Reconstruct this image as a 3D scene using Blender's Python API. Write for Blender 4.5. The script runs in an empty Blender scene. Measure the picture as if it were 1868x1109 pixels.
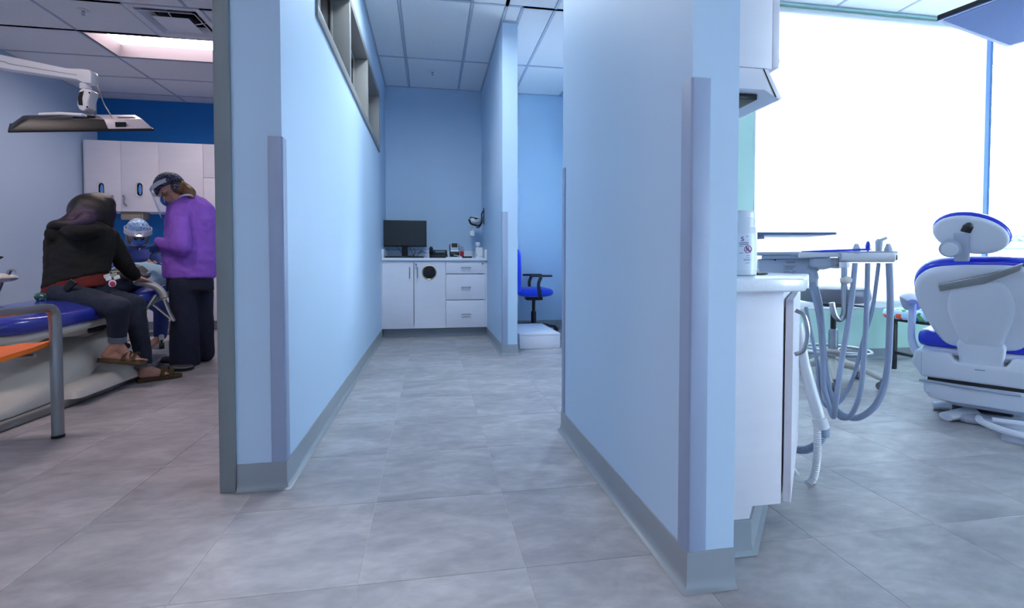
import bpy, bmesh, math, random
from mathutils import Vector, Matrix
random.seed(7)
SC = bpy.context.scene
COL = SC.collection
R_ = math.radians

# ---------------------------------------------------------------- camera
CAM_H = 0.853
FPX, CX, CY = 890.0, 934.0, 504.0
YAW, PIT = math.atan2(149, 890.0), 24 / 890.0
cd = bpy.data.cameras.new('camera')
cam = bpy.data.objects.new('camera', cd); COL.objects.link(cam)
cam.location = (0, 0, CAM_H)
cam.rotation_euler = (math.pi / 2 - PIT, 0, -YAW)
cd.sensor_width = 36; cd.lens = FPX / 1868 * 36
cd.shift_y = -(554.5 - CY) / 1868
cd.clip_start = 0.05; cd.clip_end = 300
SC.camera = cam

# ---------------------------------------------------------------- world, lights, exposure
world = bpy.data.worlds.new('world'); SC.world = world; world.use_nodes = True
wb = world.node_tree.nodes['Background']
wb.inputs[0].default_value = (0.64, 0.81, 1.0, 1); wb.inputs[1].default_value = 20.0
SC.view_settings.view_transform = 'Standard'; SC.view_settings.look = 'None'
SC.view_settings.gamma = 1; SC.view_settings.use_curve_mapping = False
SC.view_settings.exposure = 1.0
SC.cycles.max_bounces = 12; SC.cycles.diffuse_bounces = 8; SC.cycles.glossy_bounces = 4
SC.cycles.transmission_bounces = 8; SC.cycles.transparent_max_bounces = 12
SC.cycles.caustics_reflective = False; SC.cycles.caustics_refractive = False
SC.cycles.sample_clamp_indirect = 6.0
SC.cycles.use_denoising = True
LAMP = (1.0, 0.84, 0.84)       # colour of the warm ceiling troffers
LAMP_C = (0.75, 0.89, 1.0)     # colour of the cool white troffers and the added corridor light
LAMP_W = 12.0                 # emission strength of a troffer lens

# ---------------------------------------------------------------- geometry helpers
FWD = Vector((math.sin(YAW) * math.cos(PIT), math.cos(YAW) * math.cos(PIT), -math.sin(PIT)))
RGT = Vector((math.cos(YAW), -math.sin(YAW), 0)); UPV = RGT.cross(FWD)
def W(u, v, d):
    """world point seen at pixel (u, v) of the photograph, d metres in front of the lens"""
    return Vector((0, 0, CAM_H)) + d * (FWD + RGT * ((u - CX) / FPX) - UPV * ((v - CY) / FPX))
def PY(u, v, Y):
    r = W(u, v, 1) - Vector((0, 0, CAM_H)); return Vector((0, 0, CAM_H)) + r * (Y / r.y)

class MB:
    def __init__(s): s.v = []; s.f = []
    def add(s, vs, fs):
        o = len(s.v); s.v += [tuple(p) for p in vs]; s.f += [tuple(i + o for i in f) for f in fs]; return s
    def box(s, x0, x1, y0, y1, z0, z1):
        vs = [(x, y, z) for z in (z0, z1) for y in (y0, y1) for x in (x0, x1)]
        return s.add(vs, [(0, 2, 3, 1), (4, 5, 7, 6), (0, 1, 5, 4), (2, 6, 7, 3), (0, 4, 6, 2), (1, 3, 7, 5)])
    def obox(s, c, ax, ay, az, hx, hy, hz):
        c = Vector(c); ax = Vector(ax).normalized(); ay = Vector(ay).normalized(); az = Vector(az).normalized()
        vs = [c + ax * (sx * hx) + ay * (sy * hy) + az * (sz * hz) for sz in (-1, 1) for sy in (-1, 1) for sx in (-1, 1)]
        return s.add(vs, [(0, 2, 3, 1), (4, 5, 7, 6), (0, 1, 5, 4), (2, 6, 7, 3), (0, 4, 6, 2), (1, 3, 7, 5)])
    def prism(s, poly, z0, z1):
        n = len(poly)
        vs = [(p[0], p[1], z0) for p in poly] + [(p[0], p[1], z1) for p in poly]
        fs = [tuple(range(n - 1, -1, -1)), tuple(range(n, 2 * n))] + [(i, (i + 1) % n, n + (i + 1) % n, n + i) for i in range(n)]
        return s.add(vs, fs)
    def extr(s, pts, vec):
        n = len(pts); vec = Vector(vec); pts = [Vector(p) for p in pts]
        vs = pts + [p + vec for p in pts]
        fs = [tuple(range(n - 1, -1, -1)), tuple(range(n, 2 * n))] + [(i, (i + 1) % n, n + (i + 1) % n, n + i) for i in range(n)]
        return s.add(vs, fs)
    def loft(s, rings, cap=True, closed=True):
        n = len(rings[0]); vs = [p for r in rings for p in r]; fs = []
        for k in range(len(rings) - 1):
            for i in range(n if closed else n - 1):
                j = (i + 1) % n; fs.append((k * n + i, k * n + j, (k + 1) * n + j, (k + 1) * n + i))
        if cap:
            fs.append(tuple(range(n - 1, -1, -1))); b = (len(rings) - 1) * n; fs.append(tuple(range(b, b + n)))
        return s.add(vs, fs)
    def tube(s, pts, r, n=10, cap=True, squash=None):
        pts = [Vector(p) for p in pts]; m = len(pts)
        rs = r if isinstance(r, (list, tuple)) else [r] * m
        t0 = (pts[1] - pts[0]).normalized()
        a = t0.orthogonal().normalized() if abs(t0.z) > .95 else t0.cross(Vector((0, 0, 1))).normalized()
        rings = []
        for i in range(m):
            t = (pts[min(i + 1, m - 1)] - pts[max(i - 1, 0)]).normalized()
            a = (a - t * a.dot(t)); a = a.normalized() if a.length > 1e-6 else t.orthogonal().normalized()
            b = t.cross(a); q = squash or (1, 1)
            rings.append([pts[i] + rs[i] * (a * (math.cos(2 * math.pi * k / n) * q[0]) + b * (math.sin(2 * math.pi * k / n) * q[1])) for k in range(n)])
        return s.loft(rings, cap)
    def cyl(s, p0, p1, r0, r1=None, n=20): return s.tube([p0, p1], [r0, r0 if r1 is None else r1], n)
    def lathe(s, c, prof, n=28, axis=None):
        c = Vector(c); q = Vector((0, 0, 1)).rotation_difference(Vector(axis)) if axis is not None else None
        rings = []
        for r, z in prof:
            ring = [Vector((r * math.cos(2 * math.pi * k / n), r * math.sin(2 * math.pi * k / n), z)) for k in range(n)]
            rings.append([c + (q @ p if q else p) for p in ring])
        return s.loft(rings)
    def ball(s, c, rx, ry=None, rz=None, n=16, m=10, rot=None):
        ry = rx if ry is None else ry; rz = rx if rz is None else rz; c = Vector(c); rings = []
        for k in range(m + 1):
            a = -math.pi / 2 + math.pi * k / m; a = max(min(a, 1.54), -1.54)
            ring = [Vector((rx * math.cos(a) * math.cos(2 * math.pi * i / n), ry * math.cos(a) * math.sin(2 * math.pi * i / n), rz * math.sin(a))) for i in range(n)]
            rings.append([c + (rot @ p if rot else p) for p in ring])
        return s.loft(rings)
    def torus(s, c, R, r, n=36, m=8, axis=None):
        c = Vector(c); q = Vector((0, 0, 1)).rotation_difference(Vector(axis)) if axis is not None else None
        vs = []; fs = []
        for i in range(n):
            for j in range(m):
                a = 2 * math.pi * i / n; b = 2 * math.pi * j / m
                p = Vector(((R + r * math.cos(b)) * math.cos(a), (R + r * math.cos(b)) * math.sin(a), r * math.sin(b)))
                vs.append(c + (q @ p if q else p))
                fs.append((i * m + j, ((i + 1) % n) * m + j, ((i + 1) % n) * m + (j + 1) % m, i * m + (j + 1) % m))
        return s.add(vs, fs)

def link(name, me, parent=None):
    o = bpy.data.objects.new(name, me); COL.objects.link(o)
    if parent is not None: o.parent = parent
    return o
def fin(me, mat, sharp=35):
    b = bmesh.new(); b.from_mesh(me); bmesh.ops.recalc_face_normals(b, faces=b.faces); b.to_mesh(me); b.free()
    if mat: me.materials.append(mat)
    me.shade_smooth(); me.set_sharp_from_angle(angle=R_(sharp))
def obj(name, mb, mat, parent=None, bevel=0, seg=2, sharp=35, sub=0):
    me = bpy.data.meshes.new(name); me.from_pydata(mb.v, [], mb.f); me.update()
    fin(me, mat, sharp)
    if bevel:
        b = bmesh.new(); b.from_mesh(me)
        es = [e for e in b.edges if len(e.link_faces) == 2 and e.calc_face_angle(0) > R_(30)]
        bmesh.ops.bevel(b, geom=es, offset=bevel, segments=seg, affect='EDGES', profile=.5, clamp_overlap=True)
        b.to_mesh(me); b.free(); me.shade_smooth(); me.set_sharp_from_angle(angle=R_(50))
    o = link(name, me, parent)
    if sub:
        m = o.modifiers.new('s', 'SUBSURF'); m.levels = sub; m.render_levels = sub
    return o
def tag(o, label=None, cat=None, group=None, kind=None):
    if label: o['label'] = label
    if cat: o['category'] = cat
    if group: o['group'] = group
    if kind: o['kind'] = kind
    return o
def thing(name, label, cat, loc=(0, 0, 0), rz=0, group=None):
    o = bpy.data.objects.new(name, None); COL.objects.link(o); o.empty_display_size = .1
    o.location = loc; o.rotation_euler = (0, 0, rz); bpy.context.view_layer.update()
    return tag(o, label, cat, group)
def sub(t):
    """offset of a thing's base, to write its parts in world coordinates"""
    return t
def wobj(name, mb, mat, t, **k):
    """part given in world coordinates under the unrotated thing or part t"""
    off = Vector((0, 0, 0)); p = t
    while p is not None: off += Vector(p.location); p = p.parent
    mb.v = [(a - off.x, b - off.y, c - off.z) for a, b, c in mb.v]
    return obj(name, mb, mat, t, **k)
def copy_tree(o, parent=None):
    c = o.copy(); COL.objects.link(c); c.parent = parent
    for ch in list(o.children): copy_tree(ch, c)
    return c
def struct(name, mb, mat, label, cat='structure', parent=None, **k):
    o = obj(name, mb, mat, parent, **k); o['kind'] = 'structure'
    if label and parent is None: o['label'] = label; o['category'] = cat
    return o
def bez(pts, n=10):
    """smooth curve through points (Catmull-Rom)"""
    P = [Vector(p) for p in pts]; P = [P[0] * 2 - P[1]] + P + [P[-1] * 2 - P[-2]]; out = []
    for i in range(1, len(P) - 2):
        a, b, c, d = P[i - 1:i + 3]
        for k in range(n):
            t = k / n
            out.append(.5 * ((2 * b) + (c - a) * t + (2 * a - 5 * b + 4 * c - d) * t * t + (3 * b - a - 3 * c + d) * t ** 3))
    out.append(P[-2]); return out
def rrect(w, h, r, n=5):
    out = []
    for cx, cy, a0 in ((w / 2 - r, h / 2 - r, 0), (-w / 2 + r, h / 2 - r, 90), (-w / 2 + r, -h / 2 + r, 180), (w / 2 - r, -h / 2 + r, 270)):
        for k in range(n + 1):
            a = R_(a0 + 90 * k / n); out.append((cx + r * math.cos(a), cy + r * math.sin(a)))
    return out
def pad(outline, y0, y1, edge, n=4, plane=None):
    """cushion or shell: closed outline (x, z) with rounded rims, thickness from y0 to y1"""
    m = MB(); rings = []
    cx = sum(p[0] for p in outline) / len(outline); cz = sum(p[1] for p in outline) / len(outline)
    def ring(s, y): 
        out = []
        for x, z in outline:
            L = math.hypot(x - cx, z - cz); k = (L - s) / L if L > s else .05
            out.append(Vector((cx + (x - cx) * k, y, cz + (z - cz) * k)))
        return out
    th = y1 - y0; e = min(edge, abs(th) / 2 * .98)
    sg = 1 if th > 0 else -1
    for k in range(n + 1):
        a = math.pi / 2 * k / n; rings.append(ring(edge * (1 - math.sin(a)), y0 + sg * e * (1 - math.cos(a))))
    for k in range(n + 1):
        a = math.pi / 2 * k / n; rings.append(ring(edge * (1 - math.cos(a)), y1 - sg * e * (1 - math.sin(a))))
    L0 = rings[0]; L1 = rings[-1]
    def shrink(R, k, y): return [Vector((cx + (p.x - cx) * k, y, cz + (p.z - cz) * k)) for p in R]
    bulge = sg * e * .35
    rings = [shrink(L0, .45, y0 - bulge), shrink(L0, .8, y0 - bulge * .6)] + rings + [shrink(L1, .8, y1 + bulge * .6), shrink(L1, .45, y1 + bulge)]
    m.loft(rings); return m
def blob(name, prims, mat, parent, voxel=.012, smooth=8, fac=.5):
    """one continuous surface grown round tapered limbs and ellipsoids"""
    m = MB()
    for p in prims:
        if p[0] == 'c':
            a, b, r0, r1 = Vector(p[1]), Vector(p[2]), p[3], p[4]
            L = (b - a).length; t = (b - a) / max(L, 1e-6); pts = []; rs = []
            for k in range(5):
                q = math.pi / 2 * k / 4; pts.append(a - t * r0 * math.cos(q)); rs.append(max(r0 * math.sin(q), r0 * .05))
            for k in range(5):
                q = math.pi / 2 * k / 4; pts.append(b + t * r1 * math.sin(q)); rs.append(max(r1 * math.cos(q), r1 * .05))
            m.tube(pts, rs, 14)
        elif p[0] == 'e':
            m.ball(p[1], *p[2], rot=p[3] if len(p) > 3 else None)
        elif p[0] == 't':
            m.tube(bez(p[1], 5), p[2] if not isinstance(p[2], (list, tuple)) else [
                p[2][min(int(i / 5), len(p[2]) - 2)] * (1 - (i / 5 - min(int(i / 5), len(p[2]) - 2))) + p[2][min(int(i / 5), len(p[2]) - 2) + 1] * (i / 5 - min(int(i / 5), len(p[2]) - 2))
                for i in range(5 * (len(p[1]) - 1) + 1)], 12, squash=p[3] if len(p) > 3 else None)
        elif p[0] == 'm':
            m.add(p[1].v, p[1].f)
    off = Vector((0, 0, 0)); q = parent
    while q is not None: off += Vector(q.location); q = q.parent
    m.v = [(a - off.x, b - off.y, c - off.z) for a, b, c in m.v]
    me = bpy.data.meshes.new(name); me.from_pydata(m.v, [], m.f); me.update()
    b = bmesh.new(); b.from_mesh(me); bmesh.ops.recalc_face_normals(b, faces=b.faces); b.to_mesh(me); b.free()
    o = link(name + '_tmp', me)
    r = o.modifiers.new('r', 'REMESH'); r.mode = 'VOXEL'; r.voxel_size = voxel; r.adaptivity = 0
    if smooth:
        s = o.modifiers.new('s', 'SMOOTH'); s.iterations = smooth; s.factor = fac
    dg = bpy.context.evaluated_depsgraph_get()
    me2 = bpy.data.meshes.new_from_object(o.evaluated_get(dg)); me2.name = name
    bpy.data.objects.remove(o); bpy.data.meshes.remove(me)
    me2.materials.clear(); me2.materials.append(mat); me2.shade_smooth()
    return link(name, me2, parent)
def crease(o, amp, sx, sz):
    """cloth folds: push the surface in and out with stretched noise"""
    from mathutils import noise
    ns = [v.normal.copy() for v in o.data.vertices]
    for v, n in zip(o.data.vertices, ns):
        q = Vector((v.co.x * sx, v.co.y * sx, v.co.z * sz))
        k = noise.noise(q) * .7 + (1 - abs(noise.noise(q * 1.7 + Vector((5, 2, 1)))) * 2) * .5
        v.co += n * (k * amp)
    o.data.update()
def text_mesh(name, s, size, mat, parent, M, depth=.0005, align='CENTER'):
    c = bpy.data.curves.new('t', 'FONT'); c.body = s; c.size = size; c.align_x = align; c.align_y = 'CENTER'; c.extrude = depth
    o = bpy.data.objects.new('t', c); COL.objects.link(o)
    dg = bpy.context.evaluated_depsgraph_get()
    me = bpy.data.meshes.new_from_object(o.evaluated_get(dg)); bpy.data.objects.remove(o); bpy.data.curves.remove(c)
    me.transform(M); me.materials.clear(); me.materials.append(mat); me.name = name
    return link(name, me, parent)

# ---------------------------------------------------------------- materials
def lin(c): return tuple(((x / 255) / 12.92 if x / 255 <= .04045 else ((x / 255 + .055) / 1.055) ** 2.4) for x in c)
MATS = {}
def mat(name, rgb, rough=.5, metal=0, var=.06, scale=8, bump=0, bscale=60, coat=0, spec=.5, stretch=None, rand=0, sheen=0, detail=3, sss=0):
    m = bpy.data.materials.new(name); m.use_nodes = True; nt = m.node_tree; N = nt.nodes; L = nt.links
    p = N['Principled BSDF']; c = lin(rgb)
    p.inputs['Roughness'].default_value = rough; p.inputs['Metallic'].default_value = metal
    p.inputs['Specular IOR Level'].default_value = spec; p.inputs['Coat Weight'].default_value = coat
    p.inputs['Coat Roughness'].default_value = .08
    if sheen: p.inputs['Sheen Weight'].default_value = sheen
    if sss: p.inputs['Subsurface Weight'].default_value = sss; p.inputs['Subsurface Radius'].default_value = (.01, .004, .002)
    tc = N.new('ShaderNodeTexCoord'); mp = N.new('ShaderNodeMapping'); L.new(tc.outputs['Object'], mp.inputs[0])
    if stretch: mp.inputs['Scale'].default_value = stretch
    nz = N.new('ShaderNodeTexNoise'); nz.inputs['Scale'].default_value = scale; nz.inputs['Detail'].default_value = detail
    L.new(mp.outputs[0], nz.inputs[0])
    r = N.new('ShaderNodeValToRGB'); r.color_ramp.elements[0].position = .3; r.color_ramp.elements[1].position = .7
    r.color_ramp.elements[0].color = (*[x * (1 - var) for x in c], 1); r.color_ramp.elements[1].color = (*[min(1, x * (1 + var)) for x in c], 1)
    L.new(nz.outputs[0], r.inputs[0]); out = r.outputs[0]
    if rand:
        oi = N.new('ShaderNodeObjectInfo'); mr = N.new('ShaderNodeMapRange'); mr.inputs[3].default_value = 1 - rand; mr.inputs[4].default_value = 1 + rand
        L.new(oi.outputs['Random'], mr.inputs[0]); mx = N.new('ShaderNodeVectorMath'); mx.operation = 'SCALE'
        L.new(out, mx.inputs[0]); L.new(mr.outputs[0], mx.inputs['Scale']); out = mx.outputs[0]
    L.new(out, p.inputs['Base Color'])
    if bump:
        n2 = N.new('ShaderNodeTexNoise'); n2.inputs['Scale'].default_value = bscale; n2.inputs['Detail'].default_value = 4
        L.new(mp.outputs[0], n2.inputs[0]); bp = N.new('ShaderNodeBump'); bp.inputs['Strength'].default_value = bump; bp.inputs['Distance'].default_value = .01
        L.new(n2.outputs[0], bp.inputs['Height']); L.new(bp.outputs[0], p.inputs['Normal'])
    MATS[name] = m; return m
def emit(name, rgb, s):
    m = bpy.data.materials.new(name); m.use_nodes = True; nt = m.node_tree; nt.nodes.remove(nt.nodes['Principled BSDF'])
    e = nt.nodes.new('ShaderNodeEmission'); e.inputs[0].default_value = (*rgb, 1); e.inputs[1].default_value = s
    nt.links.new(e.outputs[0], nt.nodes['Material Output'].inputs[0]); return m
def glass(name, rgb=(1, 1, 1), rough=.0, mixt=.1):
    """thin sheet: mostly clear, some mirror"""
    m = bpy.data.materials.new(name); m.use_nodes = True; nt = m.node_tree; nt.nodes.remove(nt.nodes['Principled BSDF'])
    t = nt.nodes.new('ShaderNodeBsdfTransparent'); t.inputs[0].default_value = (*rgb, 1)
    g = nt.nodes.new('ShaderNodeBsdfGlossy'); g.inputs['Roughness'].default_value = rough
    lw = nt.nodes.new('ShaderNodeLayerWeight'); lw.inputs[0].default_value = .5
    pw = nt.nodes.new('ShaderNodeMath'); pw.operation = 'POWER'; pw.inputs[1].default_value = 4; nt.links.new(lw.outputs['Facing'], pw.inputs[0])
    f = nt.nodes.new('ShaderNodeMath'); f.operation = 'MULTIPLY_ADD'; f.inputs[1].default_value = .6; f.inputs[2].default_value = .025; nt.links.new(pw.outputs[0], f.inputs[0])
    mx = nt.nodes.new('ShaderNodeMixShader'); nt.links.new(f.outputs[0], mx.inputs[0]); nt.links.new(t.outputs[0], mx.inputs[1]); nt.links.new(g.outputs[0], mx.inputs[2])
    nt.links.new(mx.outputs[0], nt.nodes['Material Output'].inputs[0]); return m
def pattern(name, cols, base, scale, rough=.7, thr=.32, dist='EUCLIDEAN'):
    """printed cloth: scattered coloured motifs on a ground"""
    m = bpy.data.materials.new(name); m.use_nodes = True; nt = m.node_tree; N = nt.nodes; L = nt.links; p = N['Principled BSDF']; p.inputs['Roughness'].default_value = rough
    tc = N.new('ShaderNodeTexCoord'); v = N.new('ShaderNodeTexVoronoi'); v.inputs['Scale'].default_value = scale; v.distance = dist
    nz = N.new('ShaderNodeTexNoise'); nz.inputs['Scale'].default_value = scale * 1.3; ad = N.new('ShaderNodeMixRGB'); ad.inputs[0].default_value = .04
    L.new(tc.outputs['Object'], nz.inputs[0]); L.new(tc.outputs['Object'], ad.inputs[1]); L.new(nz.outputs['Color'], ad.inputs[2]); L.new(ad.outputs[0], v.inputs['Vector'])
    r = N.new('ShaderNodeValToRGB'); r.color_ramp.interpolation = 'CONSTANT'
    while len(r.color_ramp.elements) < len(cols): r.color_ramp.elements.new(.5)
    for i, c in enumerate(cols):
        r.color_ramp.elements[i].position = i / len(cols); r.color_ramp.elements[i].color = (*lin(c), 1)
    sp = N.new('ShaderNodeSeparateColor'); L.new(v.outputs['Color'], sp.inputs[0]); L.new(sp.outputs[0], r.inputs[0])
    lt = N.new('ShaderNodeMath'); lt.operation = 'LESS_THAN'; lt.inputs[1].default_value = thr; L.new(v.outputs['Distance'], lt.inputs[0])
    mx = N.new('ShaderNodeMixRGB'); mx.inputs[1].default_value = (*lin(base), 1); L.new(lt.outputs[0], mx.inputs[0]); L.new(r.outputs[0], mx.inputs[2])
    L.new(mx.outputs[0], p.inputs['Base Color']); return m

M_wall = mat('blue_grey_paint', (184, 206, 228), .55, var=.012, scale=2, bump=.03, bscale=300)
M_mint = mat('mint_overexposure_tint', (198, 234, 222), .55, var=.012, scale=2, bump=.03, bscale=300)  # mint cast of overexposed daylight put into the wall colour
M_blue = mat('strong_blue_paint', (8, 112, 186), .55, var=.03, scale=2, bump=.03, bscale=300)
M_tile = mat('stone_look_vinyl', (164, 160, 160), .42, var=.16, scale=3.2, bump=.05, bscale=18, rand=.05, stretch=(1, 2.0, 1), detail=6)
M_grout = mat('pale_joint', (186, 184, 182), .6, var=.02)
M_ceil = mat('white_ceiling_tile', (234, 233, 234), .9, var=.03, scale=60, bump=.12, bscale=220)
M_tee = mat('grey_ceiling_tee', (184, 190, 206), .5, var=.02)
M_plen = mat('plenum_grey', (190, 190, 190), .9, var=.02)
M_cove = mat('grey_vinyl_cove', (140, 146, 153), .38, var=.02, scale=4)
M_guard = mat('lavender_grey_vinyl', (150, 162, 188), .45, var=.015, scale=20, bump=.05, bscale=400)
M_frame = mat('warm_grey_metal_paint', (138, 136, 134), .4, var=.02)
M_jamb = mat('grey_metal_paint', (118, 124, 128), .45, var=.02)
M_lam = mat('white_laminate', (232, 229, 236), .4, var=.02, scale=3, bump=.06, bscale=90, stretch=(1, 1, 6))
M_top = mat('speckled_white_quartz', (232, 234, 240), .25, var=.035, scale=90, coat=.2)
M_chrome = mat('brushed_steel', (168, 172, 180), .28, 1, var=.04, scale=20)
M_alu = mat('satin_grey_metal', (150, 152, 154), .35, .8, var=.03)
M_black = mat('black_plastic', (16, 17, 20), .45, var=.1)
M_dark = mat('dark_charcoal_plastic', (38, 42, 46), .5, var=.1)
M_white = mat('glossy_white_plastic', (225, 226, 230), .3, var=.015)
M_cream = mat('cream_plastic', (206, 202, 194), .35, var=.02)
M_pgrey = mat('pale_grey_plastic', (170, 178, 194), .4, var=.02)
M_hose = mat('grey_rubber_hose', (140, 152, 176), .45, var=.03)
M_upb = mat('royal_blue_vinyl', (22, 44, 190), .28, var=.05, scale=5, coat=.25)
M_upd = mat('blue_vinyl', (44, 54, 150), .25, var=.05, scale=5, coat=.4)
M_fabb = mat('royal_blue_fabric', (8, 56, 200), .85, var=.08, scale=80, sheen=.2)
M_lens = emit('troffer_lens', LAMP, LAMP_W); M_lensc = emit('cool_troffer_lens', LAMP_C, LAMP_W * .5)
M_screen = mat('dark_screen', (30, 34, 38), .35, var=.02, spec=.5)
M_glass = glass('clear_glass')
M_hole = mat('unlit_cavity', (6, 6, 7), .9)
# ================================================================ SETTING
ZC = 3.05; ZT = 3.22
def floor_mat():
    m = mat('floor_vinyl', (164, 160, 160), .42); nt = m.node_tree; N = nt.nodes; L = nt.links; p = N['Principled BSDF']
    g = N.new('ShaderNodeNewGeometry'); oi = N.new('ShaderNodeObjectInfo')
    sc = N.new('ShaderNodeVectorMath'); sc.operation = 'SCALE'; sc.inputs[0].default_value = (7.3, 4.1, 2.0); L.new(oi.outputs['Random'], sc.inputs['Scale'])
    ad = N.new('ShaderNodeVectorMath'); L.new(g.outputs['Position'], ad.inputs[0]); L.new(sc.outputs[0], ad.inputs[1])
    mp = N.new('ShaderNodeMapping'); mp.inputs['Scale'].default_value = (1.0, 1.9, 1.0); mp.inputs['Rotation'].default_value = (0, 0, .5); L.new(ad.outputs[0], mp.inputs[0])
    n1 = N.new('ShaderNodeTexNoise'); n1.inputs['Scale'].default_value = 3.2; n1.inputs['Detail'].default_value = 8; n1.inputs['Roughness'].default_value = .62; n1.inputs['Distortion'].default_value = .6; L.new(mp.outputs[0], n1.inputs[0])
    n2 = N.new('ShaderNodeTexNoise'); n2.inputs['Scale'].default_value = 14; n2.inputs['Detail'].default_value = 6; L.new(mp.outputs[0], n2.inputs[0])
    mx = N.new('ShaderNodeMixRGB'); mx.inputs[0].default_value = .3; L.new(n1.outputs[0], mx.inputs[1]); L.new(n2.outputs[0], mx.inputs[2])
    r = N.new('ShaderNodeValToRGB'); e = r.color_ramp.elements
    e[0].position = .3; e[0].color = (*lin((134, 131, 134)), 1); e[1].position = .68; e[1].color = (*lin((188, 184, 185)), 1)
    q = e.new(.5); q.color = (*lin((162, 158, 160)), 1)
    L.new(mx.outputs[0], r.inputs[0])
    mr = N.new('ShaderNodeMapRange'); mr.inputs[3].default_value = .95; mr.inputs[4].default_value = 1.05; L.new(oi.outputs['Random'], mr.inputs[0])
    s2 = N.new('ShaderNodeVectorMath'); s2.operation = 'SCALE'; L.new(r.outputs[0], s2.inputs[0]); L.new(mr.outputs[0], s2.inputs['Scale'])
    L.new(s2.outputs[0], p.inputs['Base Color'])
    bp = N.new('ShaderNodeBump'); bp.inputs['Strength'].default_value = .08; bp.inputs['Distance'].default_value = .004; L.new(n2.outputs[0], bp.inputs['Height']); L.new(bp.outputs[0], p.inputs['Normal'])
    return m
M_floor = floor_mat()
XL, XR, YF = -4.36, 6.5, -3.2
fl = struct('floor', MB().box(XL - .2, XR + .2, YF - .2, 7.6, -.12, -.0012), M_grout, 'grey stone-look vinyl tile floor with thin pale joints', 'floor')
# square tiles 455 mm, each its own piece
T = .455; tm = MB(); hb = T / 2 - .0008
tm.add([(sx * hb, sy * hb, -.0011) for sy in (-1, 1) for sx in (-1, 1)] + [(sx * (hb - .0005), sy * (hb - .0005), 0) for sy in (-1, 1) for sx in (-1, 1)],
       [(0, 1, 5, 4), (1, 3, 7, 5), (3, 2, 6, 7), (2, 0, 4, 6), (4, 5, 7, 6)])
tme = bpy.data.meshes.new('tile'); tme.from_pydata(tm.v, [], tm.f); fin(tme, M_floor)
cells = []
for i in range(-9, 15):
    for j in range(-10, 14):
        x = -.195 + T * (i + .5); y = 1.32 + T * (j + .5)
        if not (XL < x < XR and YF < y < 7.4): continue
        if y > 3.9 and x > 2.1: continue
        q = Vector((x, y, 0)) - Vector((0, 0, CAM_H)); d = q.dot(FWD)
        u = CX + FPX * q.dot(RGT) / d if d > .2 else 9e9
        vis = d > .8 and -160 < u < 2030
        if vis and x > .9 and y > 2.6 and u < 1300: vis = False
        if vis and -2.4 < x < -.75 and y > 2.2 and u > 430: vis = False
        cells.append((0 if vis else 1, d if vis else 9, x, y))
cells.sort(); rest = MB()
for k, (nv, d, x, y) in enumerate(cells):
    if k < 285 and not nv:
        o = link('tile', tme, fl); o.location = (x, y, 0)
    else:
        rest.add([(a + x, b + y, c) for a, b, c in tm.v], tm.f)
o = obj('outlying_tiles', rest, M_floor, fl); o['kind'] = 'stuff'

def wall(name, boxes, m, label):
    b = MB()
    for q in boxes: b.box(*q)
    return struct(name, b, m, label, 'wall')
# corridor wall on the left, with the clerestory opening
LX0, LX1 = -.72, -.545; LY0, LY1 = 1.95, 7.3
WZ0, WZ1, WY0, WY1 = 2.10, 2.65, 2.575, 5.47
wall('wall_corridor_left', [(LX0, LX1, LY0, LY1 + .1, 0, WZ0), (LX0, LX1, LY0, LY1 + .1, WZ1, ZT), (LX0, LX1, LY0, WY0, WZ0, WZ1), (LX0, LX1, WY1, LY1 + .1, WZ0, WZ1)], M_wall, 'pale blue corridor wall with high internal window strip')
wall('wall_corridor_right', [(.66, .79, 1.16, 2.39, 0, ZT)], M_wall, 'short pale blue wall block in the right foreground')
wall('wall_alcove_right', [(.655, .795, 4.44, 6.3, 0, ZT)], M_wall, 'pale blue partition to the right of the computer alcove')
wall('wall_alcove_back', [(-.6, 2.15, 6.28, 6.42, 0, ZT)], M_wall, 'pale blue back wall behind the computer alcove')
wall('wall_left', [(XL - .14, XL, YF, 7.5, 0, ZT)], M_wall, 'pale grey blue side wall of the left treatment room')
wall('wall_left_back', [(XL - .14, LX0 + .1, 7.36, 7.5, 0, ZT)], M_blue, 'strong blue back wall above the white wall cabinets')
wall('wall_front', [(XL - .14, XR + .14, YF - .14, YF, 0, ZT)], M_wall, 'pale blue wall behind the viewer')
# window wall of the right treatment room
YW = 3.73; wx0, wx1, wz0, wz1 = 2.68, 6.3, .47, 3.03
wall('wall_right_back', [(2.0, wx0, YW, YW + .15, 0, ZT), (wx1, XR + .14, YW, YW + .15, 0, ZT), (wx0, wx1, YW, YW + .15, 0, wz0), (wx0, wx1, YW, YW + .15, wz1, ZT)], M_mint, 'pale mint wall round the wide bright window')
wall('wall_side_office_right', [(2.0, 2.15, YW + .15, 4.6, 0, ZT), (2.0, 2.15, 5.5, 6.4, 0, ZT), (2.0, 2.15, 4.6, 5.5, 0, .9), (2.0, 2.15, 4.6, 5.5, 2.4, ZT)], M_wall, 'pale blue side wall of the small office')
wall('wall_right', [(XR, XR + .14, YF, -2.6, 0, ZT), (XR, XR + .14, -1.2, YW + .1, 0, ZT), (XR, XR + .14, -2.6, -1.2, 0, .5), (XR, XR + .14, -2.6, -1.2, 2.8, ZT)], M_mint, 'pale mint far right wall with window')

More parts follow.
